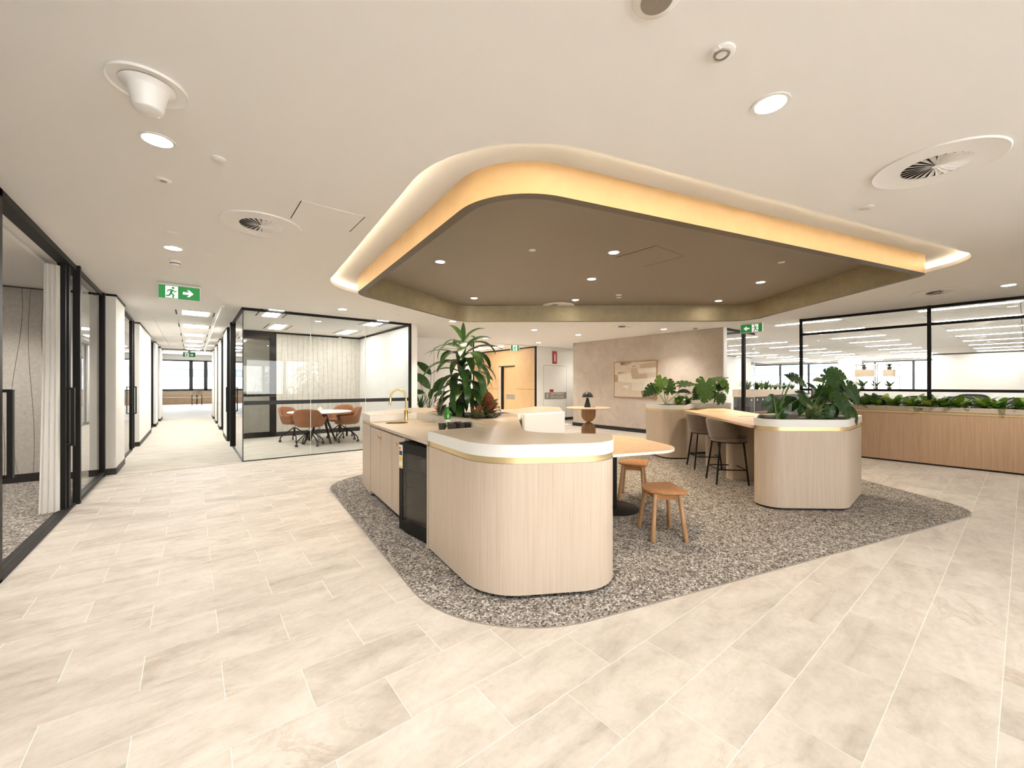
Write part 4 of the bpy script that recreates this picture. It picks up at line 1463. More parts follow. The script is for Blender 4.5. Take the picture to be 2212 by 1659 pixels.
def build_bar_stools():
    t = thing('bar_stool', 'taupe upholstered bar stool nearer the painting end of the bar table', 'bar stool', (6.58, 3.28, 0.006), -radians(46), group='bar stools')
    fn = lambda a: .885 - .03 * max(0, (a - .6)) - .16 * max(0, a - 1.35) ** 1.5
    sh = tub(radians(112), .262, .205, .885, .60, .042, 1.0, 30, 6, fn).build('backrest', 'stool_fabric', t, True, 60)
    sh.modifiers.new('soft', 'SUBSURF').render_levels = 1
    ci = [(.235 * cos(k * pi / 16) * (1.06 if cos(k * pi / 16) > 0 else .9) + .02, .215 * sin(k * pi / 16)) for k in range(32)]
    cu = MB()
    cu.slab(ci, .575, .625, top=False)
    rr = []
    for q, (s, z) in enumerate(((1, .625), (.94, .645), (.7, .652), (.3, .655))):
        rr.append([(x * s, y * s, z) for x, y in ci])
    v = [p for r in rr for p in r]
    n = len(ci)
    cu.add(v, [(i * n + k, i * n + (k + 1) % n, (i + 1) * n + (k + 1) % n, (i + 1) * n + k) for i in range(3) for k in range(n)] + [tuple(3 * n + k for k in range(n))], True)
    cu.build('seat', 'stool_fabric', t, True)
    MB().tube([(x * .97, y * .97, .57) for x, y in ci] + [(ci[0][0] * .97, ci[0][1] * .97, .57)], .009, 8).build('seat_ring', 'black_metal', t, True)
    L = {}
    for sx in (-1, 1):
        for sy in (-1, 1):
            top, bot = Vector((sx * .15 + .02, sy * .15, .57)), Vector((sx * .205 + .01, sy * .205, 0))
            L[sx, sy] = (top, bot)
            MB().tube([top, bot], .0125, 8).build('leg', 'black_metal', t, True)
    def at(k, z):
        a, b = L[k]
        return a + (b - a) * ((.57 - z) / .57)
    for a, b, z in (((-1, -1), (1, -1), .20), ((-1, 1), (1, 1), .20), ((1, -1), (1, 1), .20), ((-1, -1), (-1, 1), .20)):
        MB().tube([at(a, z), at(b, z)], .008, 8).build('footrest', 'black_metal', t, True)
    c = copy_tree(t)
    c.location = (5.86, 2.60, .006)
    c['label'] = 'taupe upholstered bar stool nearer the wooden stools at the bar table'
    # two on the far side, partly seen below the top
    for i, (x, y) in enumerate(((7.35, 2.35), (7.95, 2.95))):
        c = copy_tree(t)
        c.location = (x, y, .006)
        c.rotation_euler = (0, 0, radians(134))
        c['label'] = ('taupe bar stool on the planter wall side of the bar table, nearer its bowl', 'taupe bar stool on the planter wall side of the bar table, away from its bowl')[i]


build_bar_stools()


# ------------------------------------------------------------------ small table and wooden stools
def build_small_table():
    t = thing('pedestal_table', 'rounded triangular oak table on a black disc foot beside the island', 'table', (3.55, 2.85, .006))
    lp = rpoly([(3.74, 2.02), (4.18, 3.0), (3.62, 3.55), (2.72, 2.72), (2.86, 2.30)], [.34, .34, .3, .3, .22], 12)
    MB().slab(offs(lp, -.004), .742, .745).build('table_top', 'table_oak', t)
    MB().slab(lp, .718, .742).build('edge_band', 'lip_white', t)
    MB().lathe([(.275, .006), (.275, .014), (.268, .02), (.04, .024)], 3.64, 2.81, 40).build('base', 'black_metal', t)
    MB().tube([(3.64, 2.81, .02), (3.64, 2.81, .718)], .036, 20).build('post', 'black_metal', t)


build_small_table()


def build_wood_stools():
    t = thing('wooden_stool', 'oak stool with a dished seat standing clear of the small table', 'stool', (3.345, 2.05, .006), atan2(.787, .616), group='oak stools')
    # seat outline: one straight long side, one bowed side
    out = rpoly([(-.185, -.165), (.185, -.165), (.205, -.13), (.19, .06), (.10, .165), (-.10, .165), (-.19, .06), (-.205, -.13)], [.03, .03, .05, .12, .12, .12, .12, .05], 5)
    n = len(out)
    v, f = [], []
    def dz(x, y):
        return -.012 * (1 - (x / .2) ** 2) + .004 * (abs(y) / .16)
    lay = [(.93, .405), (1, .412), (1, .424), (.985, .430), (.75, .430), (.45, .430), (.12, .430)]
    for s, z in lay:
        for x, y in out:
            v.append((x * s, y * s, z + (dz(x * s, y * s) if z > .42 else dz(x * s, y * s) * .7)))
    for i in range(len(lay) - 1):
        for k in range(n):
            j = (k + 1) % n
            f.append((i * n + k, i * n + j, (i + 1) * n + j, (i + 1) * n + k))
    f.append(tuple(range(n - 1, -1, -1)))
    f.append(tuple((len(lay) - 1) * n + k for k in range(n)))
    MB().add(v, f, True).build('seat', 'stool_oak', t, True, 50)
    for sx in (-1, 1):
        for sy in (-1, 1):
            a, b = Vector((sx * .135, sy * .105, .405)), Vector((sx * .185, sy * .145, 0))
            MB().tube([a, a + (b - a) * .5, a + (b - a) * .97, b], [.0165, .019, .0225, .017], 12).build('leg', 'stool_leg_oak', t, True)
    for sx in (-1, 1):
        box('apron', 'stool_oak', sx * .135 - .009, -.1, .355, sx * .135 + .009, .1, .405, t, True)
    for sy in (-1, 1):
        box('apron', 'stool_oak', -.135, sy * .105 - .009, .36, .135, sy * .105 + .009, .405, t, True)
    c = copy_tree(t)
    c.location = (4.17, 2.93, .006)
    c.rotation_euler = (0, 0, radians(30))
    c['label'] = 'oak stool with a dished seat tucked at the small table edge'


build_wood_stools()


# ------------------------------------------------------------------ pedestal table with lamp by the stucco wall
def build_lamp_table():
    x, y = 8.21, 7.15
    t = thing('round_table', 'round oak table on two stacked walnut bulbs by the stucco wall', 'table', (x, y, 0))
    MB().lathe([(.48, .725), (.575, .735), (.585, .745), (.575, .755), (.002, .757)], x, y, 56).build('table_top', 'table_oak', t)
    pr = [(.185, 0)]
    for k in range(0, 9):
        a = pi / 2 * k / 8
        pr.append((.19 * cos(a) if k < 8 else .05, .17 + .20 * sin(a)))
    MB().lathe(pr, x, y, 40).build('lower_bulb', 'walnut', t)
    pr = []
    for k in range(8, -1, -1):
        a = pi / 2 * k / 8
        pr.append((.19 * cos(a) if k < 8 else .05, .56 - .19 * sin(a)))
    pr.append((.19, .73))
    MB().lathe(pr, x, y, 40).build('upper_bulb', 'walnut', t)
    lx, ly = x + .03, y + .06
    z = .757
    l = thing('mushroom_lamp', 'black stone table lamp with a domed shade', 'lamp', (lx, ly, z))
    MB().lathe([(.09, z), (.09, z + .01), (.03, z + .24), (.022, z + .25)], lx, ly, 28).build('stem', 'stone_dark', l)
    MB().lathe([(.012, z + .25), (.012, z + .28)], lx, ly, 12).build('neck', 'faucet_brass', l)
    MB().lathe([(.148, z + .262), (.150, z + .27), (.140, z + .32), (.115, z + .36), (.07, z + .392), (.02, z + .403), (.006, z + .404)], lx, ly, 36).build('shade', 'stone_dark', l)
    MB().lathe([(.010, z + .403), (.010, z + .412), (.002, z + .414)], lx, ly, 12).build('finial', 'faucet_brass', l)
    s = thing('stone_ornament', 'small white stone ornament lying beside the domed lamp', 'ornament', (lx + .12, ly - .10, z))
    for k, (a, b, r) in enumerate(((0, 0, .026), (.035, -.015, .02), (.01, -.035, .018))):
        MB().lathe([(.002, z), (r, z + .006), (r, z + r), (r * .6, z + r * 1.6), (.002, z + r * 1.75)], lx + .12 + a, ly - .10 + b, 14).build('pebble', 'ceramic', s)
    # thin taupe disc on the floor, slightly wider than the table top
    r = MB().lathe([(.60, .001), (.60, .006), (.002, .006)], x, y, 56).build('floor_disc', 'taupe_top')
    tag(r, 'thin taupe disc on the floor under the walnut bulb table', 'mat')
    # painting
    a = thing('painting', 'abstract beige painting in a thin timber frame on the stucco wall', 'painting', (9.88, 6.9, 1.0))
    y0, y1, z0, z1 = 6.204, 7.589, 1.0, 2.0
    box('canvas', 'art_ground', 9.872, y0, z0, 9.89, y1, z1, a)
    for q in ((y0 - .015, z0 - .015, y0, z1 + .015), (y1, z0 - .015, y1 + .015, z1 + .015), (y0, z0 - .015, y1, z0), (y0, z1, y1, z1 + .015)):
        box('frame', 'stool_leg_oak', 9.862, q[0], q[1], 9.9, q[2], q[3], a)
    def patch(m, pts, k):
        # pts in picture fractions, u from the left edge, v from the top
        lp = [(9.8705 - .0002 * k, y1 - (y1 - y0) * u, z1 - (z1 - z0) * v) for u, v in pts]
        n = len(lp)
        MB().add(lp, [tuple(range(n))]).build('painted_shape', m, a)
    P = [('art_white', [(.10, .38), (.42, .30), (.45, .50), (1, .45), (1, .98), (.66, .98), (.64, .82), (.45, .80), (.44, .60), (.10, .55)]),
         ('art_sand', [(.42, .18), (.56, .18), (.58, .32), (.62, .36), (.78, .33), (.80, .47), (.52, .49), (.44, .44), (.42, .32)]),
         ('art_sand', [(.64, .08), (1, .03), (1, .17), (.64, .19)]),
         ('art_tan', [(0, .36), (.06, .36), (.09, .43), (.09, .55), (.06, .58), (0, .58)]),
         ('art_mauve', [(.15, 0), (.27, 0), (.265, .08), (.16, .08)]),
         ('art_tan', [(.27, 0), (.44, 0), (.42, .04), (.30, .09), (.27, .08)]),
         ('art_white', [(.23, .67), (.36, .67), (.36, .74), (.33, .75), (.23, .73)]),
         ('art_cream', [(.44, .59), (.72, .58), (.725, .80), (.44, .80)]),
         ('art_mauve', [(.65, .83), (.72, .80), (1, .86), (1, 1), (.68, 1)]),
         ('art_cream', [(.58, .20), (1, .19), (1, .30), (.66, .33), (.61, .31)]),
         ('art_black', [(.10, .295), (.23, .29), (.23, .30), (.10, .312)]),
         ('art_black', [(.45, .13), (.52, .112), (.525, .125), (.45, .145)])]
    for k, (m, pts) in enumerate(P):
        patch(m, pts, k)


noisy('art_ground', [(0.3, (0.62, 0.53, 0.42)), (0.7, (0.69, 0.60, 0.49))], 9, 7, 0.7, rgh=0.9)
noisy('art_white', [(0.3, (0.76, 0.70, 0.60)), (0.7, (0.82, 0.76, 0.66))], 12, 7, 0.7, rgh=0.9)
noisy('art_cream', [(0.3, (0.72, 0.65, 0.56)), (0.7, (0.77, 0.70, 0.61))], 12, 7, 0.7, rgh=0.9)
noisy('art_sand', [(0.3, (0.50, 0.40, 0.29)), (0.7, (0.55, 0.44, 0.32))], 12, 7, 0.7, rgh=0.9)
noisy('art_tan', [(0.3, (0.42, 0.32, 0.20)), (0.7, (0.47, 0.36, 0.24))], 12, 7, 0.7, rgh=0.9)
noisy('art_mauve', [(0.3, (0.27, 0.17, 0.13)), (0.7, (0.34, 0.22, 0.18))], 12, 7, 0.7, rgh=0.9)
mat('art_black', (.03, .025, .02), .9)
build_lamp_table()


# ------------------------------------------------------------------ meeting room furniture
def build_meeting_set():
    cx, cy = 2.36, 10.22
    t = thing('meeting_table', 'round white meeting table on splayed black legs', 'table', (cx, cy, .005))
    MB().lathe([(.60, .705), (.685, .715), (.69, .722), (.685, .73), (.002, .731)], cx, cy, 56).build('table_top', 'desk_white', t)
    MB().lathe([(.1, .66), (.12, .70), (.12, .706)], cx, cy, 24).build('hub', 'black_metal', t)
    for k in range(4):
        a = radians(20 + 90 * k)
        MB().tube([(cx + .1 * cos(a), cy + .1 * sin(a), .69), (cx + .40 * cos(a), cy + .40 * sin(a), .005)], [.032, .02], 10).build('leg', 'black_metal', t)
    pts = []
    for k in range(90):
        a = k * .55
        pts.append((cx - .05 + .035 * cos(a), cy - .06 + .035 * sin(a), .02 + .66 * k / 90))
    MB().tube(pts, .006, 6).build('cable_spine', 'black_plastic', t)
    v = thing('reed_diffuser', 'white diffuser jar with pale reeds on the meeting table', 'vase', (cx + .02, cy + .12, .731))
    x, y = cx + .02, cy + .12
    MB().lathe([(.045, .731), (.05, .735), (.05, .79), (.03, .815), (.018, .82), (.018, .835)], x, y, 24).build('jar', 'ceramic', v)
    for k in range(5):
        a = k * 1.26
        MB().tube([(x, y, .82), (x + .03 * cos(a), y + .03 * sin(a), .90)], .002, 5).build('reed', 'paper_pink', v)
    # chair
    c = thing('meeting_chair', 'tan leather tub chair on casters turned away from the glass front', 'chair', (2.06, 9.84, .005), radians(62), group='tan leather meeting chairs')
    def fn(a):
        k = min(1, max(0, (a - .75) / .5))
        k = k * k * (3 - 2 * k)
        return .83 - .03 * (a / .75) ** 2 * (a < .75) - .03 * (a >= .75) - .165 * k
    sh = tub(radians(128), .35, .255, .82, .42, .04, 1.0, 40, 6, fn).build('shell', 'leather', c, True, 60)
    sh.modifiers.new('soft', 'SUBSURF').render_levels = 1
    MB().lathe([(.02, .415), (.22, .42), (.245, .44), (.25, .465), (.22, .485), (.02, .49)], .02, 0, 30).build('seat', 'leather', c, True)
    MB().tube([(0, 0, .42), (0, 0, .33)], .03, 14).build('hub', 'chrome', c, True)
    MB().tube([(0, 0, .34), (0, 0, .13)], .022, 12).build('column', 'black_metal', c, True)
    for k in range(4):
        a = radians(45 + 90 * k)
        q = (.30 * cos(a), .30 * sin(a))
        l = MB().tube([(.02 * cos(a), .02 * sin(a), .325), (q[0] * .8, q[1] * .8, .16), (q[0] * .98, q[1] * .98, .11), (q[0], q[1], .06)], .012, 8).build('leg', 'black_metal', c, True)
        MB().tube([(q[0] - .018 * sin(a), q[1] + .018 * cos(a), .03), (q[0] + .018 * sin(a), q[1] - .018 * cos(a), .03)], .03, 14).build('caster', 'rubber', l, True)
    for x, y, dx, dy, lab in ((1.92, 10.78, .44, -.5, 'tan leather tub chair on casters beside the dark framed panel'),
                              (2.90, 10.02, -1, .12, 'tan leather tub chair on casters beside the white writing board'),
                              (2.98, 10.88, -.62, -.62, 'tan leather tub chair on casters in the corner of felt wall and board')):
        k = copy_tree(c)
        k.location = (x, y, .005)
        k.rotation_euler = (0, 0, atan2(dy, dx))
        k['label'] = lab


build_meeting_set()

# ------------------------------------------------------------------ plants
RV, UV, TV = Vector((CS, -SN, 0)), Vector((0, 0, 1)), Vector((-SN, -CS, 0))


def at(px, py, d):
    """world point seen from the standing viewpoint at distance d along the view axis"""
    l = (px - 1106) / FPX * d
    return Vector((d * SN + l * CS, d * CS - l * SN, H_EYE - (py - 829.5) / FPX * d))


def blade(L, W, droop, fold=.15, n=7, peak=.45, power=1.0, twist=0.0):
    """simple leaf along +X, face up +Z"""
    v, f = [], []
    x = z = 0
    for i in range(n + 1):
        t = i / n
        a = droop * t ** 1.2
        if i:
            x += L / n * cos(a)
            z -= L / n * sin(a)
        tt = t ** (math.log(.5) / math.log(peak))
        w = W * .5 * max(.03, sin(pi * min(1, max(0, tt)))) ** power
        if i == n:
            w = W * .01
        nx, nz = sin(a), cos(a)
        up = fold * w
        tw = twist * t
        for s in (-1, 0, 1):
            h = up * (abs(s) * .9) + s * w * sin(tw)
            v.append((x + nx * h, s * w * cos(tw), z + nz * h))
    for i in range(n):
        o = i * 3
        f += [(o, o + 3, o + 4, o + 1), (o + 1, o + 4, o + 5, o + 2)]
    return MB().add(v, f, True)


def monstera(L, W, droop=.5, fold=.18, lobes=6, cut=.5, gap=.12):
    """split heart-shaped leaf along +X, stalk joins at the origin"""
    v, f = [], []
    def bend(x, y):
        t = max(0, x / L)
        return (x, y, fold * abs(y) * .5 - droop * L * .5 * t * t - .10 * abs(y) ** 2 / W)
    env = [.62, .95, 1.06, 1.02, .88, .66, .42]
    phi = [150, 122, 98, 78, 60, 44, 30]
    tt = [-.01, .04, .14, .29, .46, .63, .79]
    for s in (-1, 1):
        def pt(k, u, sh=0.0):
            i = min(int(k), len(env) - 2)
            q = k - i
            e = env[i] * (1 - q) + env[i + 1] * q
            p = radians(phi[i] * (1 - q) + phi[i + 1] * q)
            t = tt[i] * (1 - q) + tt[i + 1] * q
            return bend(L * t + cos(p) * e * W * .5 * u, s * sin(p) * e * W * .5 * u)
        for k in range(lobes):
            b = len(v)
            c = cut if k > 0 else .9
            v += [pt(k, 0), pt(k + 1, 0), pt(k, c), pt(k + 1, cut), pt(k + gap, .97), pt(k + .5, 1.03), pt(k + 1 - gap, .97)]
            q = [(b, b + 1, b + 3, b + 2), (b + 2, b + 3, b + 6, b + 5, b + 4)]
            f += [t if s > 0 else t[::-1] for t in q]
        b = len(v)
        v += [pt(6, 0), pt(6, cut), pt(6.0, .9), bend(L * 1.02, 0), bend(L * .93, s * W * .10)]
        q = [(b, b + 3, b + 4, b + 1)]
        f += [t if s > 0 else t[::-1] for t in q]
    return MB().add(v, f, True)


def orient(pos, xd, nrm, sc=1.0):
    x = xd.normalized()
    z = (nrm - x * nrm.dot(x)).normalized()
    y = z.cross(x)
    m = Matrix(((x.x * sc, y.x * sc, z.x * sc, pos.x), (x.y * sc, y.y * sc, z.y * sc, pos.y), (x.z * sc, y.z * sc, z.z * sc, pos.z), (0, 0, 0, 1)))
    return m


def put(me, name, parent, m):
    o = link(name, me, parent)
    o.matrix_local = Matrix.Translation(-parent.location) @ m
    return o


MON = [monstera(1, .92, .45).mesh('leaf', 'leaf_monstera'), monstera(1, .85, .8, .3).mesh('leaf', 'leaf_monstera'), monstera(1, 1.0, .2, .1).mesh('leaf', 'leaf_mid'), monstera(1, .8, .9, .35, 6, .62).mesh('leaf', 'leaf_bright')]
MONF = [monstera(1, .80, .6, .3, 6, .58, .085).mesh('leaf', 'leaf_monstera'), monstera(1, .72, .8, .35, 6, .88, .02).mesh('leaf', 'leaf_dark'), monstera(1, .85, .4, .2, 6, .62, .08).mesh('leaf', 'leaf_mid'), monstera(1, .7, .9, .35, 6, .85, .02).mesh('leaf', 'leaf_bright')]
HEART = [blade(1, .72, .6, .2, 8, .33, .75).mesh('leaf', 'leaf_dark'), blade(1, .72, .5, .2, 8, .33, .75).mesh('leaf', 'leaf_monstera')]


def leafy(parent, lst, meshes, base_pts, d0, stem='stem_green', stem_r=.004, lsc=1.0):
    """lst rows: px, py, depth offset, picture angle, length m, facing, mesh index, stem base index"""
    for px, py, dd, ang, L, face, mi, bi in lst:
        L *= lsc
        c = at(px, py, d0 + dd)
        a = radians(ang)
        xd = RV * cos(a) + UV * sin(a) + TV * .25
        nr = TV * face + UV * (1 - face) + RV * .05
        pos = c - xd.normalized() * L * .42
        lf = put(meshes[mi], 'leaf', parent, orient(pos, xd, nr, L))
        b = base_pts[bi]
        mid = (b + pos) * .5 + Vector((0, 0, .05))
        pts = [b, b * .65 + mid * .2 + pos * .15 + Vector((0, 0, .03)), mid * .7 + pos * .3, pos]
        MB().tube(pts, [stem_r * 1.3, stem_r, stem_r, stem_r * .8], 6).build('stem', stem, parent)


def rosette(name, label, cat, loc, n, meshes, L0, L1, e0, e1, group=None, mats=None, lift=0.0, az0=0.0):
    t = thing(name, label, cat, loc, group=group)
    for k in range(n):
        q = (k + .5) / n
        az = az0 + k * 2.399
        el = radians(e1 + (e0 - e1) * q)
        L = L0 + (L1 - L0) * random.random()
        xd = Vector((cos(az) * cos(el), sin(az) * cos(el), sin(el)))
        nr = Vector((-cos(az) * sin(el), -sin(az) * sin(el), cos(el)))
        p = Vector(loc) + Vector((cos(az) * .012, sin(az) * .012, lift * q))
        put(random.choice(meshes), 'leaf', t, orient(p, xd, nr, L))
    return t


def build_front_monsteras():
    d0 = 4.72
    zs = TOP - .03
    b = [Vector((5.16, 1.74, zs)), Vector((5.52, 1.55, zs)), Vector((5.95, 1.58, zs)), Vector((6.2, 1.62, zs))]
    t = thing('monstera_plant', 'young monstera with drooping heart leaves at the bowl side of the planter', 'plant', b[0], group='monsteras in the planter by the wooden stools')
    leafy(t, [(1663, 866, -.05, 215, .19, .75, 1, 0), (1683, 873, .0, 195, .17, .6, 0, 0), (1694, 895, -.15, 265, .17, .9, 1, 0), (1698, 878, .1, 60, .10, .5, 1, 0),
              (1684, 832, .25, 175, .24, .08, 2, 0), (1728, 822, .1, -25, .26, .55, 0, 0), (1707, 815, .15, 140, .15, .6, 0, 0), (1720, 874, .0, 250, .17, .85, 1, 0), (1672, 884, -.1, 200, .16, .6, 1, 0), (1706, 862, .1, 30, .17, .5, 0, 0), (1733, 884, -.1, 255, .16, .85, 1, 1)], MONF, b, d0, stem_r=.0055, lsc=.80)
    t = thing('monstera_plant', 'large monstera with broad split leaves leaning over the white rim', 'plant', b[2], group='monsteras in the planter by the wooden stools')
    leafy(t, [(1803, 822, -.05, -38, .31, .72, 0, 2), (1812, 809, .15, -20, .24, .75, 2, 2), (1777, 822, .1, 150, .2, .4, 3, 2), (1772, 818, .2, 165, .18, .3, 0, 2),
              (1745, 866, -.05, -20, .22, .55, 0, 1), (1765, 857, .1, 170, .22, .25, 1, 1), (1785, 855, .0, -40, .17, .7, 1, 1), (1792, 868, .1, 10, .2, .25, 1, 2),
              (1793, 893, -.2, 260, .19, .9, 0, 1), (1806, 892, -.15, 280, .15, .9, 1, 1), (1829, 886, -.2, -60, .27, .7, 0, 2), (1848, 898, -.1, -52, .24, .55, 1, 3),
              (1848, 838, .1, -12, .15, .15, 1, 3), (1735, 850, .2, 150, .2, .5, 0, 1), (1758, 838, .25, 120, .2, .5, 1, 1), (1775, 846, .15, 200, .2, .45, 2, 2), (1812, 858, -.1, 310, .2, .7, 1, 2), (1830, 848, .0, -30, .22, .55, 0, 3), (1790, 812, .2, 100, .16, .5, 3, 2), (1838, 868, -.1, -15, .2, .35, 1, 3), (1846, 850, -.05, -55, .32, .6, 0, 3), (1797, 838, .1, 265, .2, .8, 3, 2), (1820, 836, .0, 290, .18, .75, 1, 2)], MONF, b, d0, stem_r=.0055, lsc=.80)
    nar = [blade(1, .27, .5, .25, 8, .5).mesh('leaf', 'leaf_dark'), blade(1, .27, .35, .25, 8, .5).mesh('leaf', 'leaf_mid')]
    rosette('peace_lily', 'dark narrow leafed lily between monsteras and the rim end', 'plant', (6.12, 1.50, zs), 15, nar, .22, .34, 75, 20)
    var = [blade(1, .42, .7, .2, 8, .45).mesh('leaf', 'leaf_variegated'), blade(1, .42, .45, .2, 8, .45).mesh('leaf', 'leaf_variegated')]
    rosette('aglaonema', 'pale speckled green aglaonema low between the two monsteras', 'plant', (5.52, 1.47, zs), 20, var, .13, .21, 80, 18, lift=.06)
    # back planter
    d0 = 7.9
    b = [Vector((7.0, 4.2, zs)), Vector((7.5, 4.25, zs)), Vector((7.85, 4.25, zs)), Vector((8.25, 4.15, zs)), Vector((8.45, 4.0, zs))]
    t = thing('monstera_plant', 'monstera with leaves arching out toward the painting', 'plant', b[0], group='monsteras in the planter by the painting')
    leafy(t, [(1404, 843, -.1, 215, .26, .6, 1, 0), (1426, 833, -.1, 250, .32, .8, 3, 0), (1448, 834, .0, 90, .26, .35, 2, 0), (1462, 847, .05, 175, .2, .12, 0, 0)], MON, b, d0, stem_r=.006)
    t = thing('monstera_plant', 'monstera with an umbrella of dark split leaves in mid planter', 'plant', b[1], group='monsteras in the planter by the painting')
    leafy(t, [(1483, 828, .0, 10, .30, .35, 0, 1), (1480, 844, .0, 160, .22, .35, 1, 1), (1504, 848, -.05, 250, .18, .7, 1, 1), (1470, 863, -.1, 200, .15, .6, 1, 1)], MON, b, d0, stem_r=.006)
    t = thing('monstera_plant', 'monstera with one broad leaf facing the bar stools', 'plant', b[2], group='monsteras in the planter by the painting')
    leafy(t, [(1524, 845, -.2, 262, .40, .93, 2, 2), (1516, 832, .0, 120, .2, .5, 0, 2), (1538, 848, .0, -40, .2, .5, 1, 2), (1508, 856, .0, 200, .18, .6, 1, 2)], MON, b, d0, stem_r=.006)
    t = thing('monstera_plant', 'tall monstera with drooping leaves at the white wall end', 'plant', b[3], group='monsteras in the planter by the painting')
    leafy(t, [(1546, 819, .05, 190, .34, .1, 0, 3), (1568, 833, .0, -50, .27, .6, 3, 4), (1550, 838, .0, 200, .22, .4, 0, 3), (1555, 861, -.1, 265, .2, .85, 1, 4), (1562, 862, -.1, 280, .17, .85, 1, 4), (1543, 852, .0, 230, .16, .5, 1, 3)], MON, b, d0, stem_r=.006)
    lush = [blade(1, .45, .7, .2, 7, .45).mesh('leaf', 'leaf_mid'), blade(1, .45, .5, .2, 7, .45).mesh('leaf', 'leaf_bright'), blade(1, .4, .5, .2, 7, .45).mesh('leaf', 'leaf_lime')]
    rosette('foliage_plant', 'low bright green leafy plant under the arching monstera', 'plant', (7.22, 4.08, zs), 22, lush, .12, .2, 80, 15, lift=.07)
    rosette('foliage_plant', 'low dark leafy plant under the broad monstera leaf', 'plant', (7.78, 4.2, zs), 18, [lush[0]], .12, .2, 70, 15, lift=.05)


build_front_monsteras()


def build_island_plants():
    zs = TOP - .035
    bx, by = 2.66, 4.36
    t = thing('dracaena', 'tall corn plant with arching strap leaves in the island planter', 'plant', (bx, by, zs))
    MB().tube([(bx, by, zs), (bx + .005, by, 1.45), (bx, by + .005, 1.9)], [.022, .018, .010], 10).build('cane', 'stem_brown', t)
    MB().tube([(bx - .06, by + .05, zs), (bx - .065, by + .05, 1.3), (bx - .06, by + .05, 1.5)], [.02, .017, .010], 10).build('cane', 'stem_brown', t)
    lv = [blade(1, .20, dr, .25, 10, .5, .7, tw).mesh('leaf', m) for dr, tw, m in ((1.5, .2, 'leaf_dark'), (2.0, -.2, 'leaf_dark'), (2.4, .3, 'leaf_mid'), (1.8, .1, 'leaf_mid'), (1.2, -.1, 'leaf_mid'))]
    tiers = [(1.88, 4, 60, .40), (1.80, 7, 48, .48), (1.70, 9, 40, .54), (1.59, 9, 34, .56), (1.48, 9, 28, .56), (1.37, 9, 24, .54), (1.26, 8, 20, .50), (1.15, 8, 18, .44)]
    az = .4
    for i, (z, n, el, L) in enumerate(tiers):
        for k in range(n):
            a = az + 2 * pi * k / n + random.uniform(-.2, .2)
            e = radians(el + random.uniform(-9, 9))
            xd = Vector((cos(a) * cos(e), sin(a) * cos(e), sin(e)))
            nr = Vector((-cos(a) * sin(e), -sin(a) * sin(e), cos(e)))
            LL = L * random.uniform(.85, 1.1)
            put(random.choice(lv), 'leaf', t, orient(Vector((bx, by, z + random.uniform(-.03, .03))), xd, nr, LL))
        az += 1.1
    up = blade(1, .22, .12, .25, 10, .5, .8).mesh('leaf', 'leaf_mid')
    put(up, 'leaf', t, orient(Vector((bx, by, 1.86)), Vector((0.02, 0.0, 1)), TV, .29))
    pk = [blade(1, .55, .5, .2, 8, .42, .8).mesh('leaf', 'leaf_pink'), blade(1, .55, .8, .2, 8, .42, .8).mesh('leaf', 'leaf_speckle'), blade(1, .5, .6, .25, 8, .42, .8).mesh('leaf', 'leaf_pink')]
    rosette('red_aglaonema', 'red and green mottled aglaonema at the soil edge toward the white panel', 'plant', (2.86, 4.08, zs), 26, pk, .17, .26, 80, 5, lift=.12)
    rosette('red_aglaonema', 'speckled green aglaonema behind the green bottle', 'plant', (2.60, 3.95, zs), 16, [pk[1], pk[1], pk[0]], .13, .19, 75, 10, lift=.05)
    rosette('red_aglaonema', 'small red leafed aglaonema at the soil edge toward the tap', 'plant', (2.54, 4.72, zs), 12, [pk[0], pk[2]], .13, .2, 70, 15, lift=.08)
    st = [blade(1, .2, .9, .25, 9, .5).mesh('leaf', 'leaf_dark'), blade(1, .22, .7, .25, 9, .5).mesh('leaf', 'leaf_mid')]
    rosette('young_dracaena', 'low dark strap leafed plant spilling over the worktop upstand', 'plant', (2.52, 4.35, zs), 13, st, .22, .34, 60, 8, lift=.04)
    s = thing('sprout', 'thin green sprout at the soil end near the white panel', 'plant', (3.03, 4.2, zs))
    for k in range(4):
        a = k * 1.6
        e = Vector((3.03 + .05 * cos(a), 4.2 + .05 * sin(a), zs + .10 + .012 * k))
        MB().tube([(3.03, 4.2, zs), (3.03 + .02 * cos(a), 4.2 + .02 * sin(a), zs + .08), e], .002, 5).build('stem', 'stem_green', s)
        put(HEART[1], 'leaf', s, orient(e, Vector((cos(a), sin(a), -.2)), UV, .05))


build_island_plants()


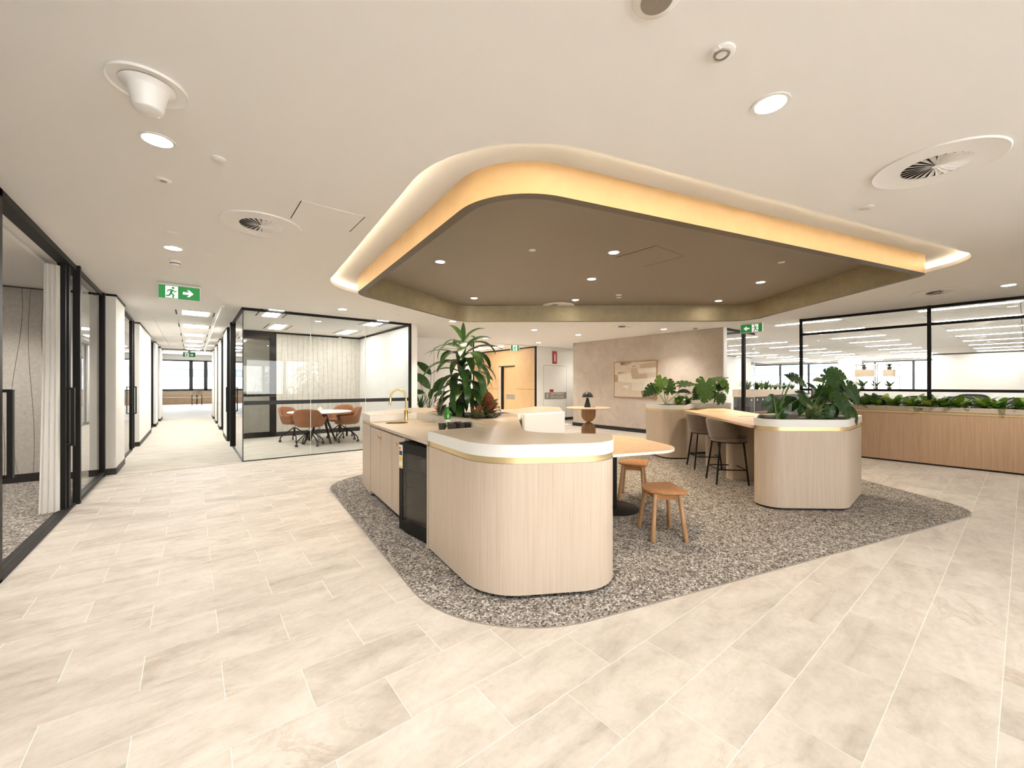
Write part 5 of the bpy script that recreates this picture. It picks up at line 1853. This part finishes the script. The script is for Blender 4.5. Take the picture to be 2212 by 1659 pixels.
def build_strelitzia():
    x, y = 4.80, 9.55
    p = thing('black_pot', 'round black floor pot by the cream wall', 'pot', (x, y, 0))
    MB().lathe([(.26, 0), (.30, .03), (.38, .70), (.385, .735), (.36, .735), (.35, .68), (.002, .68)], x, y, 40).build('pot_body', 'black_plastic', p)
    MB().lathe([(.352, .69), (.2, .70), (.002, .705)], x, y, 30, cap=False).build('soil', 'soil', p)
    t = thing('strelitzia', 'bird of paradise plant with paddle leaves in the black floor pot', 'plant', (x, y, .705))
    pad = [blade(1, .42, .5, .3, 9, .45, .75).mesh('leaf', 'leaf_dark'), blade(1, .38, .8, .3, 9, .45, .75).mesh('leaf', 'leaf_mid')]
    c = p.location
    d0 = x * SN + y * CS
    rows = [(918, 795, 130, .52, .5), (915, 822, 125, .60, .6), (945, 832, 60, .5, .6), (902, 846, 170, .42, .6), (948, 850, 30, .36, .5), (890, 815, 150, .5, .5), (930, 852, 80, .3, .6)]
    for i, (px, py, ang, L, face) in enumerate(rows):
        q = at(px, py, d0 + random.uniform(-.15, .15))
        a = radians(ang)
        xd = RV * cos(a) + UV * sin(a) + TV * .2
        pos = q - xd.normalized() * L * .45
        put(pad[i % 2], 'leaf', t, orient(pos, xd, TV * face + UV * (1 - face), L))
        b = Vector((x + random.uniform(-.05, .05), y + random.uniform(-.05, .05), .70))
        MB().tube([b, b * .5 + pos * .5 + Vector((0, 0, .02)), pos], [.012, .009, .006], 6).build('stem', 'stem_green', t)
    sp = [blade(1, .10, .4, .3, 7, .4).mesh('leaf', 'leaf_mid')]
    rosette('grassy_plant', 'thin grassy plant beside the bird of paradise in the pot', 'plant', (4.62, 9.62, .70), 18, sp, .3, .5, 86, 62)


build_strelitzia()


def build_screen_plants():
    lush = [blade(1, .5, .7, .2, 7, .4, .8).mesh('leaf', m) for m in ('leaf_mid', 'leaf_bright', 'leaf_lime', 'leaf_bright')]
    y = -.75
    k = 0
    while y < 2.85:
        for x in (9.87, 10.09):
            rosette('pothos', 'leafy green pothos in the long planter, ' + ('lobby side of the glass screen' if x < 10 else 'office side of the glass screen'), 'plant', (x + random.uniform(-.02, .02), y + random.uniform(-.05, .05), .95), 15, lush, .15, .25, 78, 15, group='pothos on the lobby side' if x < 10 else 'pothos on the office side', lift=.06, az0=random.random() * 6)
        y += .2
        k += 1


build_screen_plants()

# ------------------------------------------------------------------ office furniture
SNAKE = [blade(1, .16, .25, .35, 7, .4).mesh('leaf', 'leaf_snake'), blade(1, .14, .1, .35, 7, .4).mesh('leaf', 'leaf_snake')]
OFGREEN = [blade(1, .3, .6, .25, 7, .45).mesh('leaf', 'leaf_dark'), blade(1, .25, .3, .25, 7, .45).mesh('leaf', 'leaf_mid')]


def plant_box(x0, y0, x1, y1, z0, z1, label):
    b = thing('plant_box', label, 'planter', ((x0 + x1) / 2, (y0 + y1) / 2, z0))
    mb = MB()
    mb.slab(rect(x0, y0, x1, y1), z0, z1, holes=[rect(x0 + .02, y0 + .02, x1 - .02, y1 - .02)[::-1]], smooth_side=False)
    mb.build('box_wall', 'pale_box_wood', b)
    box('soil', 'soil', x0 + .02, y0 + .02, z0, x1 - .02, y1 - .02, z1 - .03, b)
    return b


def build_office():
    # lockers
    t = thing('locker_bank', 'charcoal locker bank with white number plates behind the bar table', 'lockers', (14.0, 5.4, 0))
    box('carcass', 'charcoal', 13.2, 5.17, 0, 14.9, 5.62, .97, t)
    n = 4
    for i in range(n):
        a, b = 13.2 + 1.7 * i / n, 13.2 + 1.7 * (i + 1) / n
        for z0, z1 in ((.03, .49), (.50, .965)):
            d = box('door', 'charcoal', a + .006, 5.15, z0, b - .006, 5.17, z1, t)
            box('number_plate', 'sticker_white', a + .06, 5.145, z1 - .11, a + .13, 5.15, z1 - .05, d)
            box('latch', 'black_plastic', a + .2, 5.14, z1 - .2, a + .26, 5.15, z1 - .09, d)
    box('side_panel', 'black_plastic', 13.18, 5.15, 0, 13.2, 5.62, .97, t)
    plant_box(13.15, 5.12, 14.95, 5.64, .972, 1.20, 'pale timber plant box on top of the charcoal lockers')
    for i in range(7):
        x = 13.3 + i * .25
        rosette('snake_plant', 'yellow edged snake plant in the box on the lockers' if i % 3 else 'dark green leafy plant in the box on the lockers', 'plant', (x, 5.38 + random.uniform(-.1, .1), 1.17), 11, SNAKE if i % 3 else OFGREEN, .22, .4, 88, 50, group='snake plants on the lockers' if i % 3 else 'green plants on the lockers')
    # second and third run of storage with plants
    for j, (x0, x1, y, lab) in enumerate(((17.2, 20.4, 6.0, 'dark storage run with a timber plant box beyond the lockers'), (18.4, 21.0, 4.6, 'dark storage run with a timber plant box near the open shelf'))):
        s = thing('storage_unit', lab, 'cabinet', ((x0 + x1) / 2, y, 0))
        box('carcass', 'charcoal', x0, y, 0, x1, y + .45, .95, s)
        for i in range(4):
            a = x0 + (x1 - x0) * i / 4
            box('door', 'charcoal', a + .008, y - .015, .04, a + (x1 - x0) / 4 - .008, y, .94, s)
        plant_box(x0 - .02, y - .03, x1 + .02, y + .47, .952, 1.16, ('timber plant box on the storage run beyond the lockers', 'timber plant box on the storage run near the open shelf')[j])
        for i in range(7):
            rosette('box_plant', ('spiky green plant in the plant box beyond the lockers', 'spiky green plant in the plant box near the open shelf')[j], 'plant', (x0 + .2 + i * (x1 - x0 - .4) / 6, y + .22, 1.13), 9, SNAKE if i % 2 else OFGREEN, .22, .38, 85, 45, group=('plants in the box beyond the lockers', 'plants in the box near the open shelf')[j])
    # desks
    def desk(x0, y0, x1, y1, lab):
        d = thing('desk', lab, 'desk', ((x0 + x1) / 2, (y0 + y1) / 2, 0))
        box('desk_top', 'desk_white', x0, y0, .70, x1, y1, .73, d)
        for x in (x0 + .05, x1 - .05):
            for y in (y0 + .05, y1 - .05):
                box('leg', 'charcoal', x - .025, y - .025, 0, x + .025, y + .025, .70, d)
    desk(11.9, -.9, 13.5, 2.4, 'white desk run behind the long planter')
    desk(15.4, 3.6, 18.0, 4.4, 'white desk between the lockers and the open shelf')
    desk(15.2, .2, 18.4, 1.6, 'white desk run past the first desks behind the screen')
    sc = box('desk_screen', 'bright_white', 14.2, -.8, .6, 14.25, 3.0, 1.18)
    tag(sc, 'low white privacy screen behind the first desk run', 'screen')
    for i, (x, y) in enumerate(((15.9, 4.25), (16.6, 4.25), (17.3, 4.25))):
        m = thing('monitor', 'black computer monitor on the desk between lockers and shelf', 'monitor', (x, y, .73), group='monitors between lockers and shelf')
        box('screen', 'black_plastic', x - .27, y, .86, x + .27, y + .03, 1.2, m)
        box('stand', 'black_plastic', x - .04, y + .03, .73, x + .04, y + .06, .98, m)
    # task chairs
    c = thing('task_chair', 'black mesh task chair close behind the second screen post', 'chair', (11.45, 1.35, .005), radians(12), group='black mesh task chairs')
    v, f = [], []
    nu, nv = 10, 8
    for i in range(nu + 1):
        for j in range(nv + 1):
            yy = (-1 + 2 * i / nu)
            zz = j / nv
            w = .235 * (1 - .12 * (zz - .5) ** 2 - .25 * max(0, zz - .85))
            v.append((-.22 - .05 * zz + .05 * yy * yy, yy * w, .58 + .54 * zz - .03 * abs(yy) ** 4 * zz))
    for i in range(nu):
        for j in range(nv):
            o = i * (nv + 1) + j
            f.append((o, o + nv + 1, o + nv + 2, o + 1))
    bk = MB().add(v, f, True).build('back_mesh', 'mesh_grey', c, True)
    bk.modifiers.new('solid', 'SOLIDIFY').thickness = .012
    per = [v[i * (nv + 1)] for i in range(nu + 1)][:1]
    edge = [v[j] for j in range(nv + 1)] + [v[i * (nv + 1) + nv] for i in range(1, nu + 1)] + [v[nu * (nv + 1) + j] for j in range(nv - 1, -1, -1)]
    MB().tube(edge, .014, 8).build('back_frame', 'black_plastic', c, True)
    MB().slab(rpoly([(-.22, -.23), (.24, -.24), (.24, .24), (-.22, .23)], .08, 6), .44, .50).build('seat', 'mesh_grey', c, True)
    MB().tube([(0, 0, .44), (0, 0, .1)], .025, 12).build('column', 'black_plastic', c, True)
    MB().tube([(-.05, 0, .43), (-.24, 0, .46), (-.24, 0, .75)], .02, 8).build('spine', 'black_plastic', c, True)
    for k in range(5):
        a = k * 2 * pi / 5
        l = MB().tube([(0, 0, .12), (.29 * cos(a), .29 * sin(a), .07)], [.025, .016], 8).build('leg', 'black_plastic', c, True)
        MB().tube([(.29 * cos(a) - .02 * sin(a), .29 * sin(a) + .02 * cos(a), .03), (.29 * cos(a) + .02 * sin(a), .29 * sin(a) - .02 * cos(a), .03)], .03, 12).build('caster', 'rubber', l, True)
    for s in (-1, 1):
        MB().tube([(-.1, s * .25, .45), (-.05, s * .29, .66), (.15, s * .29, .67)], .014, 8).build('armrest', 'black_plastic', c, True)
    for x, y, r, lab in ((11.4, .74, -8, 'black mesh task chair at the middle of the first desk run'), (11.32, .12, 15, 'black mesh task chair at the desk run beside the glass joint'),
                         (13.9, .75, 185, 'black mesh task chair on the inner side of the first desk run'), (11.5, 1.95, -5, 'black mesh task chair at the end of the first desk run'), (16.2, 3.2, 80, 'black mesh task chair facing the monitors')):
        k = copy_tree(c)
        k.location = (x, y, .005)
        k.rotation_euler = (0, 0, radians(r))
        k['label'] = lab
    # open shelf
    sh = thing('open_shelf', 'open white steel shelf with timber boxes in the office', 'shelf', (18.4, 3.15, 0))
    sx0, sx1, sy0, sy1 = 18.2, 18.6, 2.62, 3.75
    for x in (sx0, sx1):
        for y in (sy0, (sy0 + sy1) / 2, sy1):
            box('post', 'fixture_white', x - .012, y - .012, 0, x + .012, y + .012, 2.05, sh)
    for z in (.35, .75, 1.15, 1.62, 2.03):
        box('shelf_board', 'fixture_white', sx0, sy0, z, sx1, sy1, z + .02, sh)
    for i, (y0, y1, z0, z1, lab) in enumerate(((3.22, 3.72, 1.645, 1.87, 'on the upper board beside the posts'), (3.25, 3.7, .775, 1.0, 'on the board below the plants'), (2.72, 2.98, 1.645, 1.85, 'small, on the upper board'), (2.7, 2.95, .775, .98, 'small, on the board below the plants'))):
        q = box('storage_box', 'pale_box_wood', sx0 + .02, y0, z0 - .003, sx1 - .05, y1, z1)
        tag(q, 'timber storage box in the open steel shelf, ' + lab, 'box')
    for i, (y, z, L) in enumerate(((3.5, 1.875, .2), (2.85, 1.855, .2), (3.55, 1.17, .35), (3.2, 1.17, .3), (2.85, 1.17, .3))):
        p = thing('shelf_plant', ('small leafy plant on the upper wide box of the open shelf', 'small leafy plant on the upper small box of the open shelf', 'potted plant at the outer end of the middle shelf board', 'potted plant in the centre of the middle shelf board', 'potted plant at the inner end of the middle shelf board')[i], 'plant', (18.4, y, z))
        MB().lathe([(.05, z), (.065, z + .10), (.06, z + .10), (.002, z + .09)], 18.4, y, 16).build('pot', 'stem_brown', p)
        for k in range(12):
            az, el = k * 2.4, radians(30 + 4 * k)
            xd = Vector((cos(az) * cos(el), sin(az) * cos(el), sin(el)))
            put(OFGREEN[k % 2], 'leaf', p, orient(Vector((18.4, y, z + .09)), xd, Vector((-cos(az) * sin(el), -sin(az) * sin(el), cos(el))), L))


build_office()


# ------------------------------------------------------------------ ceiling fixtures
def swirl_vent(x, y, z, r, label, m='ceiling_paint', nb=24):
    t = thing('swirl_vent', label, 'air vent', (x, y, z))
    ri = r * .53
    MB().lathe([(ri, z - .008), (r * .9, z - .006), (r * .985, z - .010), (r, z - .006), (r, z)], x, y, 56, cap=False).build('face_plate', m, t)
    MB().lathe([(ri, z - .0015), (.001, z - .001)], x, y, 40, cap=False).build('dark_throat', 'dark_gap', t)
    b = MB()
    b.add([(.02 * r, -.004, .0), (ri * .995, -.055 * r, -.002), (ri * .995, .055 * r, -.011), (.02 * r, .004, -.009)], [(0, 1, 2, 3)])
    me = b.mesh('blade', m)
    for k in range(nb):
        o = link('blade', me, t)
        o.rotation_euler = (0, 0, 2 * pi * k / nb)
        o.location = (0, 0, -.001)
    MB().lathe([(.12 * ri, z - .013), (.12 * ri, z - .009)], x, y, 16).build('hub', m, t)


swirl_vent(.466, 4.02, CEIL, .30, 'round swirl air vent beside the square access panel')
swirl_vent(3.60, .345, CEIL, .30, 'round swirl air vent by the blank plate outside the long side of the cove')
swirl_vent(8.60, .75, CEIL, .34, 'round swirl air vent over the walkway by the planter wall')
swirl_vent(5.645, 5.687, INCEIL, .31, 'round swirl air vent in the brown canopy')
swirl_vent(7.98, 5.81, CEIL, .33, 'round swirl air vent before the stucco wall')


def disc(name, x, y, r, label, cat, m='fixture_white', z=CEIL, h=.006, group=None):
    o = MB().lathe([(r * .9, z - h), (r, z - h * .6), (r, z)][::1], x, y, 32).build(name, m)
    return tag(o, label, cat, group)


def build_fixtures():
    x, y, z = -.155, 2.46, CEIL
    t = thing('ceiling_fitting', 'white hat shaped ceiling fitting beside a downlight', 'ceiling fitting', (x, y, z))
    MB().lathe([(.135, z - .004), (.142, z - .012), (.142, z)], x, y, 44).build('base_plate', 'fixture_white', t)
    MB().lathe([(.048, z - .116), (.053, z - .113), (.055, z - .108), (.071, z - .03), (.080, z - .016), (.10, z - .008)], x, y, 36).build('cone', 'fixture_white', t)
    t = thing('speaker', 'round ceiling speaker with a grey mesh near the ringed sensor', 'speaker', (1.275, .80, z))
    MB().lathe([(.055, z - .012), (.078, z - .008), (.085, z)], 1.275, .80, 32).build('ring', 'fixture_white', t)
    MB().lathe([(.054, z - .0135), (.001, z - .016)], 1.275, .80, 32, cap=False).build('grille', 'sign_grey', t)
    t = thing('detector', 'round sensor with a raised inner ring and small tag', 'detector', (1.693, .768, z))
    MB().lathe([(.044, z - .008), (.05, z - .005), (.05, z)], 1.693, .768, 32).build('base_plate', 'fixture_white', t)
    MB().lathe([(.022, z - .014), (.030, z - .014), (.032, z - .008)], 1.693, .768, 28, cap=False).build('inner_ring', 'sign_grey', t)
    MB().lathe([(.021, z - .012), (.001, z - .012)], 1.693, .768, 24, cap=False).build('centre', 'fixture_white', t)
    box('tag', 'letter_white', 1.64, .755, z - .012, 1.66, .775, z - .006, t)
    t = thing('detector', 'slim round sensor with a dark lens past the hat shaped fitting', 'detector', (-.147, 3.54, z))
    MB().lathe([(.036, z - .008), (.042, z - .004), (.042, z)], -.147, 3.54, 28).build('base_plate', 'fixture_white', t)
    MB().lathe([(.02, z - .0085), (.001, z - .009)], -.147, 3.54, 20, cap=False).build('lens', 'sign_grey', t)
    disc('blank_plate', .124, 3.0, .038, 'blank round plate beside the downlight and sensor', 'cover plate')
    disc('blank_plate', .124, 5.26, .038, 'blank round plate beside the smoke alarm and downlight', 'cover plate')
    disc('blank_plate', 4.05, .755, .045, 'blank round plate between the cove and a swirl vent', 'cover plate')
    disc('sprinkler', -.146, 4.72, .045, 'flush round sprinkler cover before the smoke alarm', 'sprinkler')
    disc('speaker_cover', -.144, 6.16, .06, 'flush round speaker cover by the exit sign', 'speaker')
    disc('sprinkler', .312, 7.67, .04, 'flush round sprinkler cover at the corridor mouth', 'sprinkler')
    disc('sprinkler', 3.2, 7.65, .05, 'flush round sprinkler cover along the meeting room front', 'sprinkler')
    disc('speaker_cover', 7.6, 1.45, .06, 'flush round speaker cover near the planter screen', 'speaker')
    disc('sprinkler', 8.2, 2.35, .05, 'flush round sprinkler cover near the planter screen', 'sprinkler')
    disc('sprinkler', 8.6, 6.6, .05, 'flush round sprinkler cover before the painting', 'sprinkler')
    for (a, b), lab in (((3.075, 3.518), 'blank cream plate in the canopy over the island'), ((5.851, 1.917), 'blank cream plate in the canopy over the bar table'), ((5.274, 6.29), 'blank cream plate beside the canopy swirl vent')):
        disc('blank_plate', a, b, .042, lab, 'cover plate', z=INCEIL)

    def smoke(x, y, z, label):
        t = thing('smoke_alarm', label, 'smoke alarm', (x, y, z))
        MB().lathe([(.034, z - .052), (.042, z - .046), (.048, z - .018), (.052, z - .014), (.052, z)], x, y, 28).build('housing', 'fixture_white', t)
        MB().lathe([(.0435, z - .040), (.0455, z - .030)], x, y, 28, cap=False).build('vent_slot', 'charcoal', t)
    smoke(-.143, 5.77, CEIL, 'white smoke alarm between a downlight and the exit sign')
    smoke(5.79, 4.356, INCEIL, 'white smoke alarm in the brown canopy')
    smoke(9.45, 4.9, CEIL, 'white smoke alarm near the stucco wall end')

    # exit signs
    def man(m4, par, s):
        """running figure, s = height"""
        def bar(a, b, w):
            ax, az = a
            bx, bz = b
            dx, dz = bx - ax, bz - az
            l = sqrt(dx * dx + dz * dz)
            nx, nz = -dz / l * w / 2, dx / l * w / 2
            return [(ax + nx, az + nz), (ax - nx, az - nz), (bx - nx, bz - nz), (bx + nx, bz + nz)]
        polys = [bar((.02, .72), (-.06, .38), .17), bar((-.06, .42), (.14, .22), .12), bar((.14, .24), (.08, -.02), .11), bar((-.06, .40), (-.18, .16), .12), bar((-.18, .18), (-.40, .12), .11),
                 bar((.02, .72), (-.22, .66), .09), bar((-.22, .68), (-.30, .50), .08), bar((.04, .70), (.20, .54), .09), bar((.20, .54), (.34, .60), .08)]
        polys.append([(.10 + .095 * cos(k * pi / 5), .88 + .095 * sin(k * pi / 5)) for k in range(10)])
        mb = MB()
        for k, p in enumerate(polys):
            mb.add([(x * s, -.0062 - .0001 * k, z * s) for x, z in p], [tuple(range(len(p)))])
        return mb

    def exit_sign(x, y, z, rz, w, h, flip, label, solo=False):
        """local frame: face toward -Y; flip puts the figure on the right-hand half"""
        t = thing('exit_sign', label, 'exit sign', (x, y, z), rz)
        mb = MB()
        mb.cbox(-w / 2 - .012, -.004, -h - .012, w / 2 + .012, .035, .0, .006)
        mb.build('housing', 'fixture_white', t, True)
        box('green_face', 'sign_green', -w / 2, -.0055, -h, w / 2, -.004, -.028, t, True)
        s = -1 if flip else 1
        cx = 0 if solo else -s * w * .19
        hh = h - .028
        box('white_door', 'sign_white', cx - hh * .38, -.006, -h + .006, cx + hh * .38, -.0055, -.034, t, True)
        o = man(None, t, hh * .86).build('running_figure', 'sign_green', t, True)
        o.location = (cx, 0, -h + .012)
        o.scale = (s, 1, 1)
        tag(o, kind='stuff')
        if not solo:
            ax, az = s * w * .22, -.028 - hh / 2
            a = hh * .30
            pts = [(-1.2, -.32), (.1, -.32), (-.35, -.9), (.15, -.9), (1.05, 0), (.15, .9), (-.35, .9), (.1, .32), (-1.2, .32)]
            v = [(ax + s * px * a, -.0062, az + pz * a) for px, pz in pts]
            n = len(v)
            tri = tessellate_polygon([[Vector((p[0], p[1], 0)) for p in pts]])
            MB().add(v, [tuple(q) for q in tri]).build('arrow', 'sign_white', t, True)
    exit_sign(-.127, 7.06, CEIL - .01, 0, .43, .20, False, 'green exit sign with arrow at the corridor mouth beside a smoke alarm')
    exit_sign(-.1, 27.5, 3.05, 0, .5, .24, False, 'green exit sign with arrow before the corridor window')
    box('hanger', 'fixture_white', -.15, 27.51, 3.04, -.05, 27.53, 3.4, bpy.data.objects['exit_sign.001'])
    exit_sign(9.66, 3.75, CEIL - .01, -pi / 2, .43, .20, True, 'green exit sign with arrow between stucco wall and planter screen')
    exit_sign(8.49, 10.6, CEIL - .02, -.55, .27, .22, False, 'small green exit sign without arrow before the lift lobby', True)
    l = box('lobby_strip_light', 'linear_glow', 8.70, 11.6, CEIL - .012, 8.78, 13.4, CEIL - .001)
    tag(l, 'slim linear light in the lift lobby ceiling', 'strip light')


build_fixtures()

# ------------------------------------------------------------------ downlights
def downlight(x, y, z, label, group, power, warm, r=.070, ang=115):
    t = thing('downlight', label, 'downlight', (x, y, z), group=group)
    MB().lathe([(r + .012, z - .004), (r + .012, z + .001), (r, z + .001), (r - .004, z - .004), (r + .012, z - .004)], x, y, 28, cap=False).build('trim_ring', 'fixture_white', t)
    MB().lathe([(r - .003, z - .0025), (0.001, z - .003)], x, y, 28, cap=False).build('lens', 'lamp_glow', t)
    spot((x, y, z - .03), power, ang, .85, warm, .06)


G1 = 'cream ceiling downlights'
for x, y, lab in ((-.149, 2.98, 'beside the hat shaped fitting'), (-.144, 5.25, 'beside the smoke alarm by the exit sign'), (2.14, 7.65, 'above the meeting room glass front'), (2.19, .764, 'beside the ringed round sensor'),
                  (4.41, 7.647, 'behind the corn plant top'), (6.73, 7.63, 'in the lobby row next to the corn plant'), (8.31, 7.6, 'in the lobby row over the lamp table'), (9.12, 5.53, 'washing the stucco wall by the painting'),
                  (6.83, 9.92, 'by the corner of the lift lobby'), (8.87, 9.85, 'before the small exit sign and service door'), (8.75, .15, 'beside the swirl vent by the planter wall'), (-.15, .75, 'nearest the side room corner'),
                  (-.15, -1.5, 'towards the row of windows'), (4.4, -.75, 'by the return wall of the window side')):
    downlight(x, y, CEIL, 'glowing recessed downlight ' + lab, G1, 58, DAYWARM)
for x, y, lab in ((2.457, 4.571, 'over the worktop'), (3.877, 2.989, 'beside the access panel'), (4.602, 3.947, 'at the middle'), (3.971, 6.129, 'at the meeting room corner'), (5.516, 5.115, 'beside the swirl vent'), (6.755, 2.49, 'over the bar table'), (7.657, 3.531, 'over the planter by the painting')):
    downlight(x, y, INCEIL, 'glowing downlight in the brown canopy ' + lab, 'canopy downlights', 66, CANWARM, .058, 100)
for x, y in ((8.3, 12.4), (8.3, 14.4), (11.4, 10.15)):  # both lobby lamps are added to brighten the plywood wall
    downlight(x, y, CEIL, 'recessed downlight ' + ('added to brighten the lift lobby beside the strip light', 'added to brighten the depth of the lift lobby', 'before the service door')[int(x > 9) * 2 + int(y > 13)], 'lift lobby downlights', 24 if x > 9 else 70, DAYWARM)
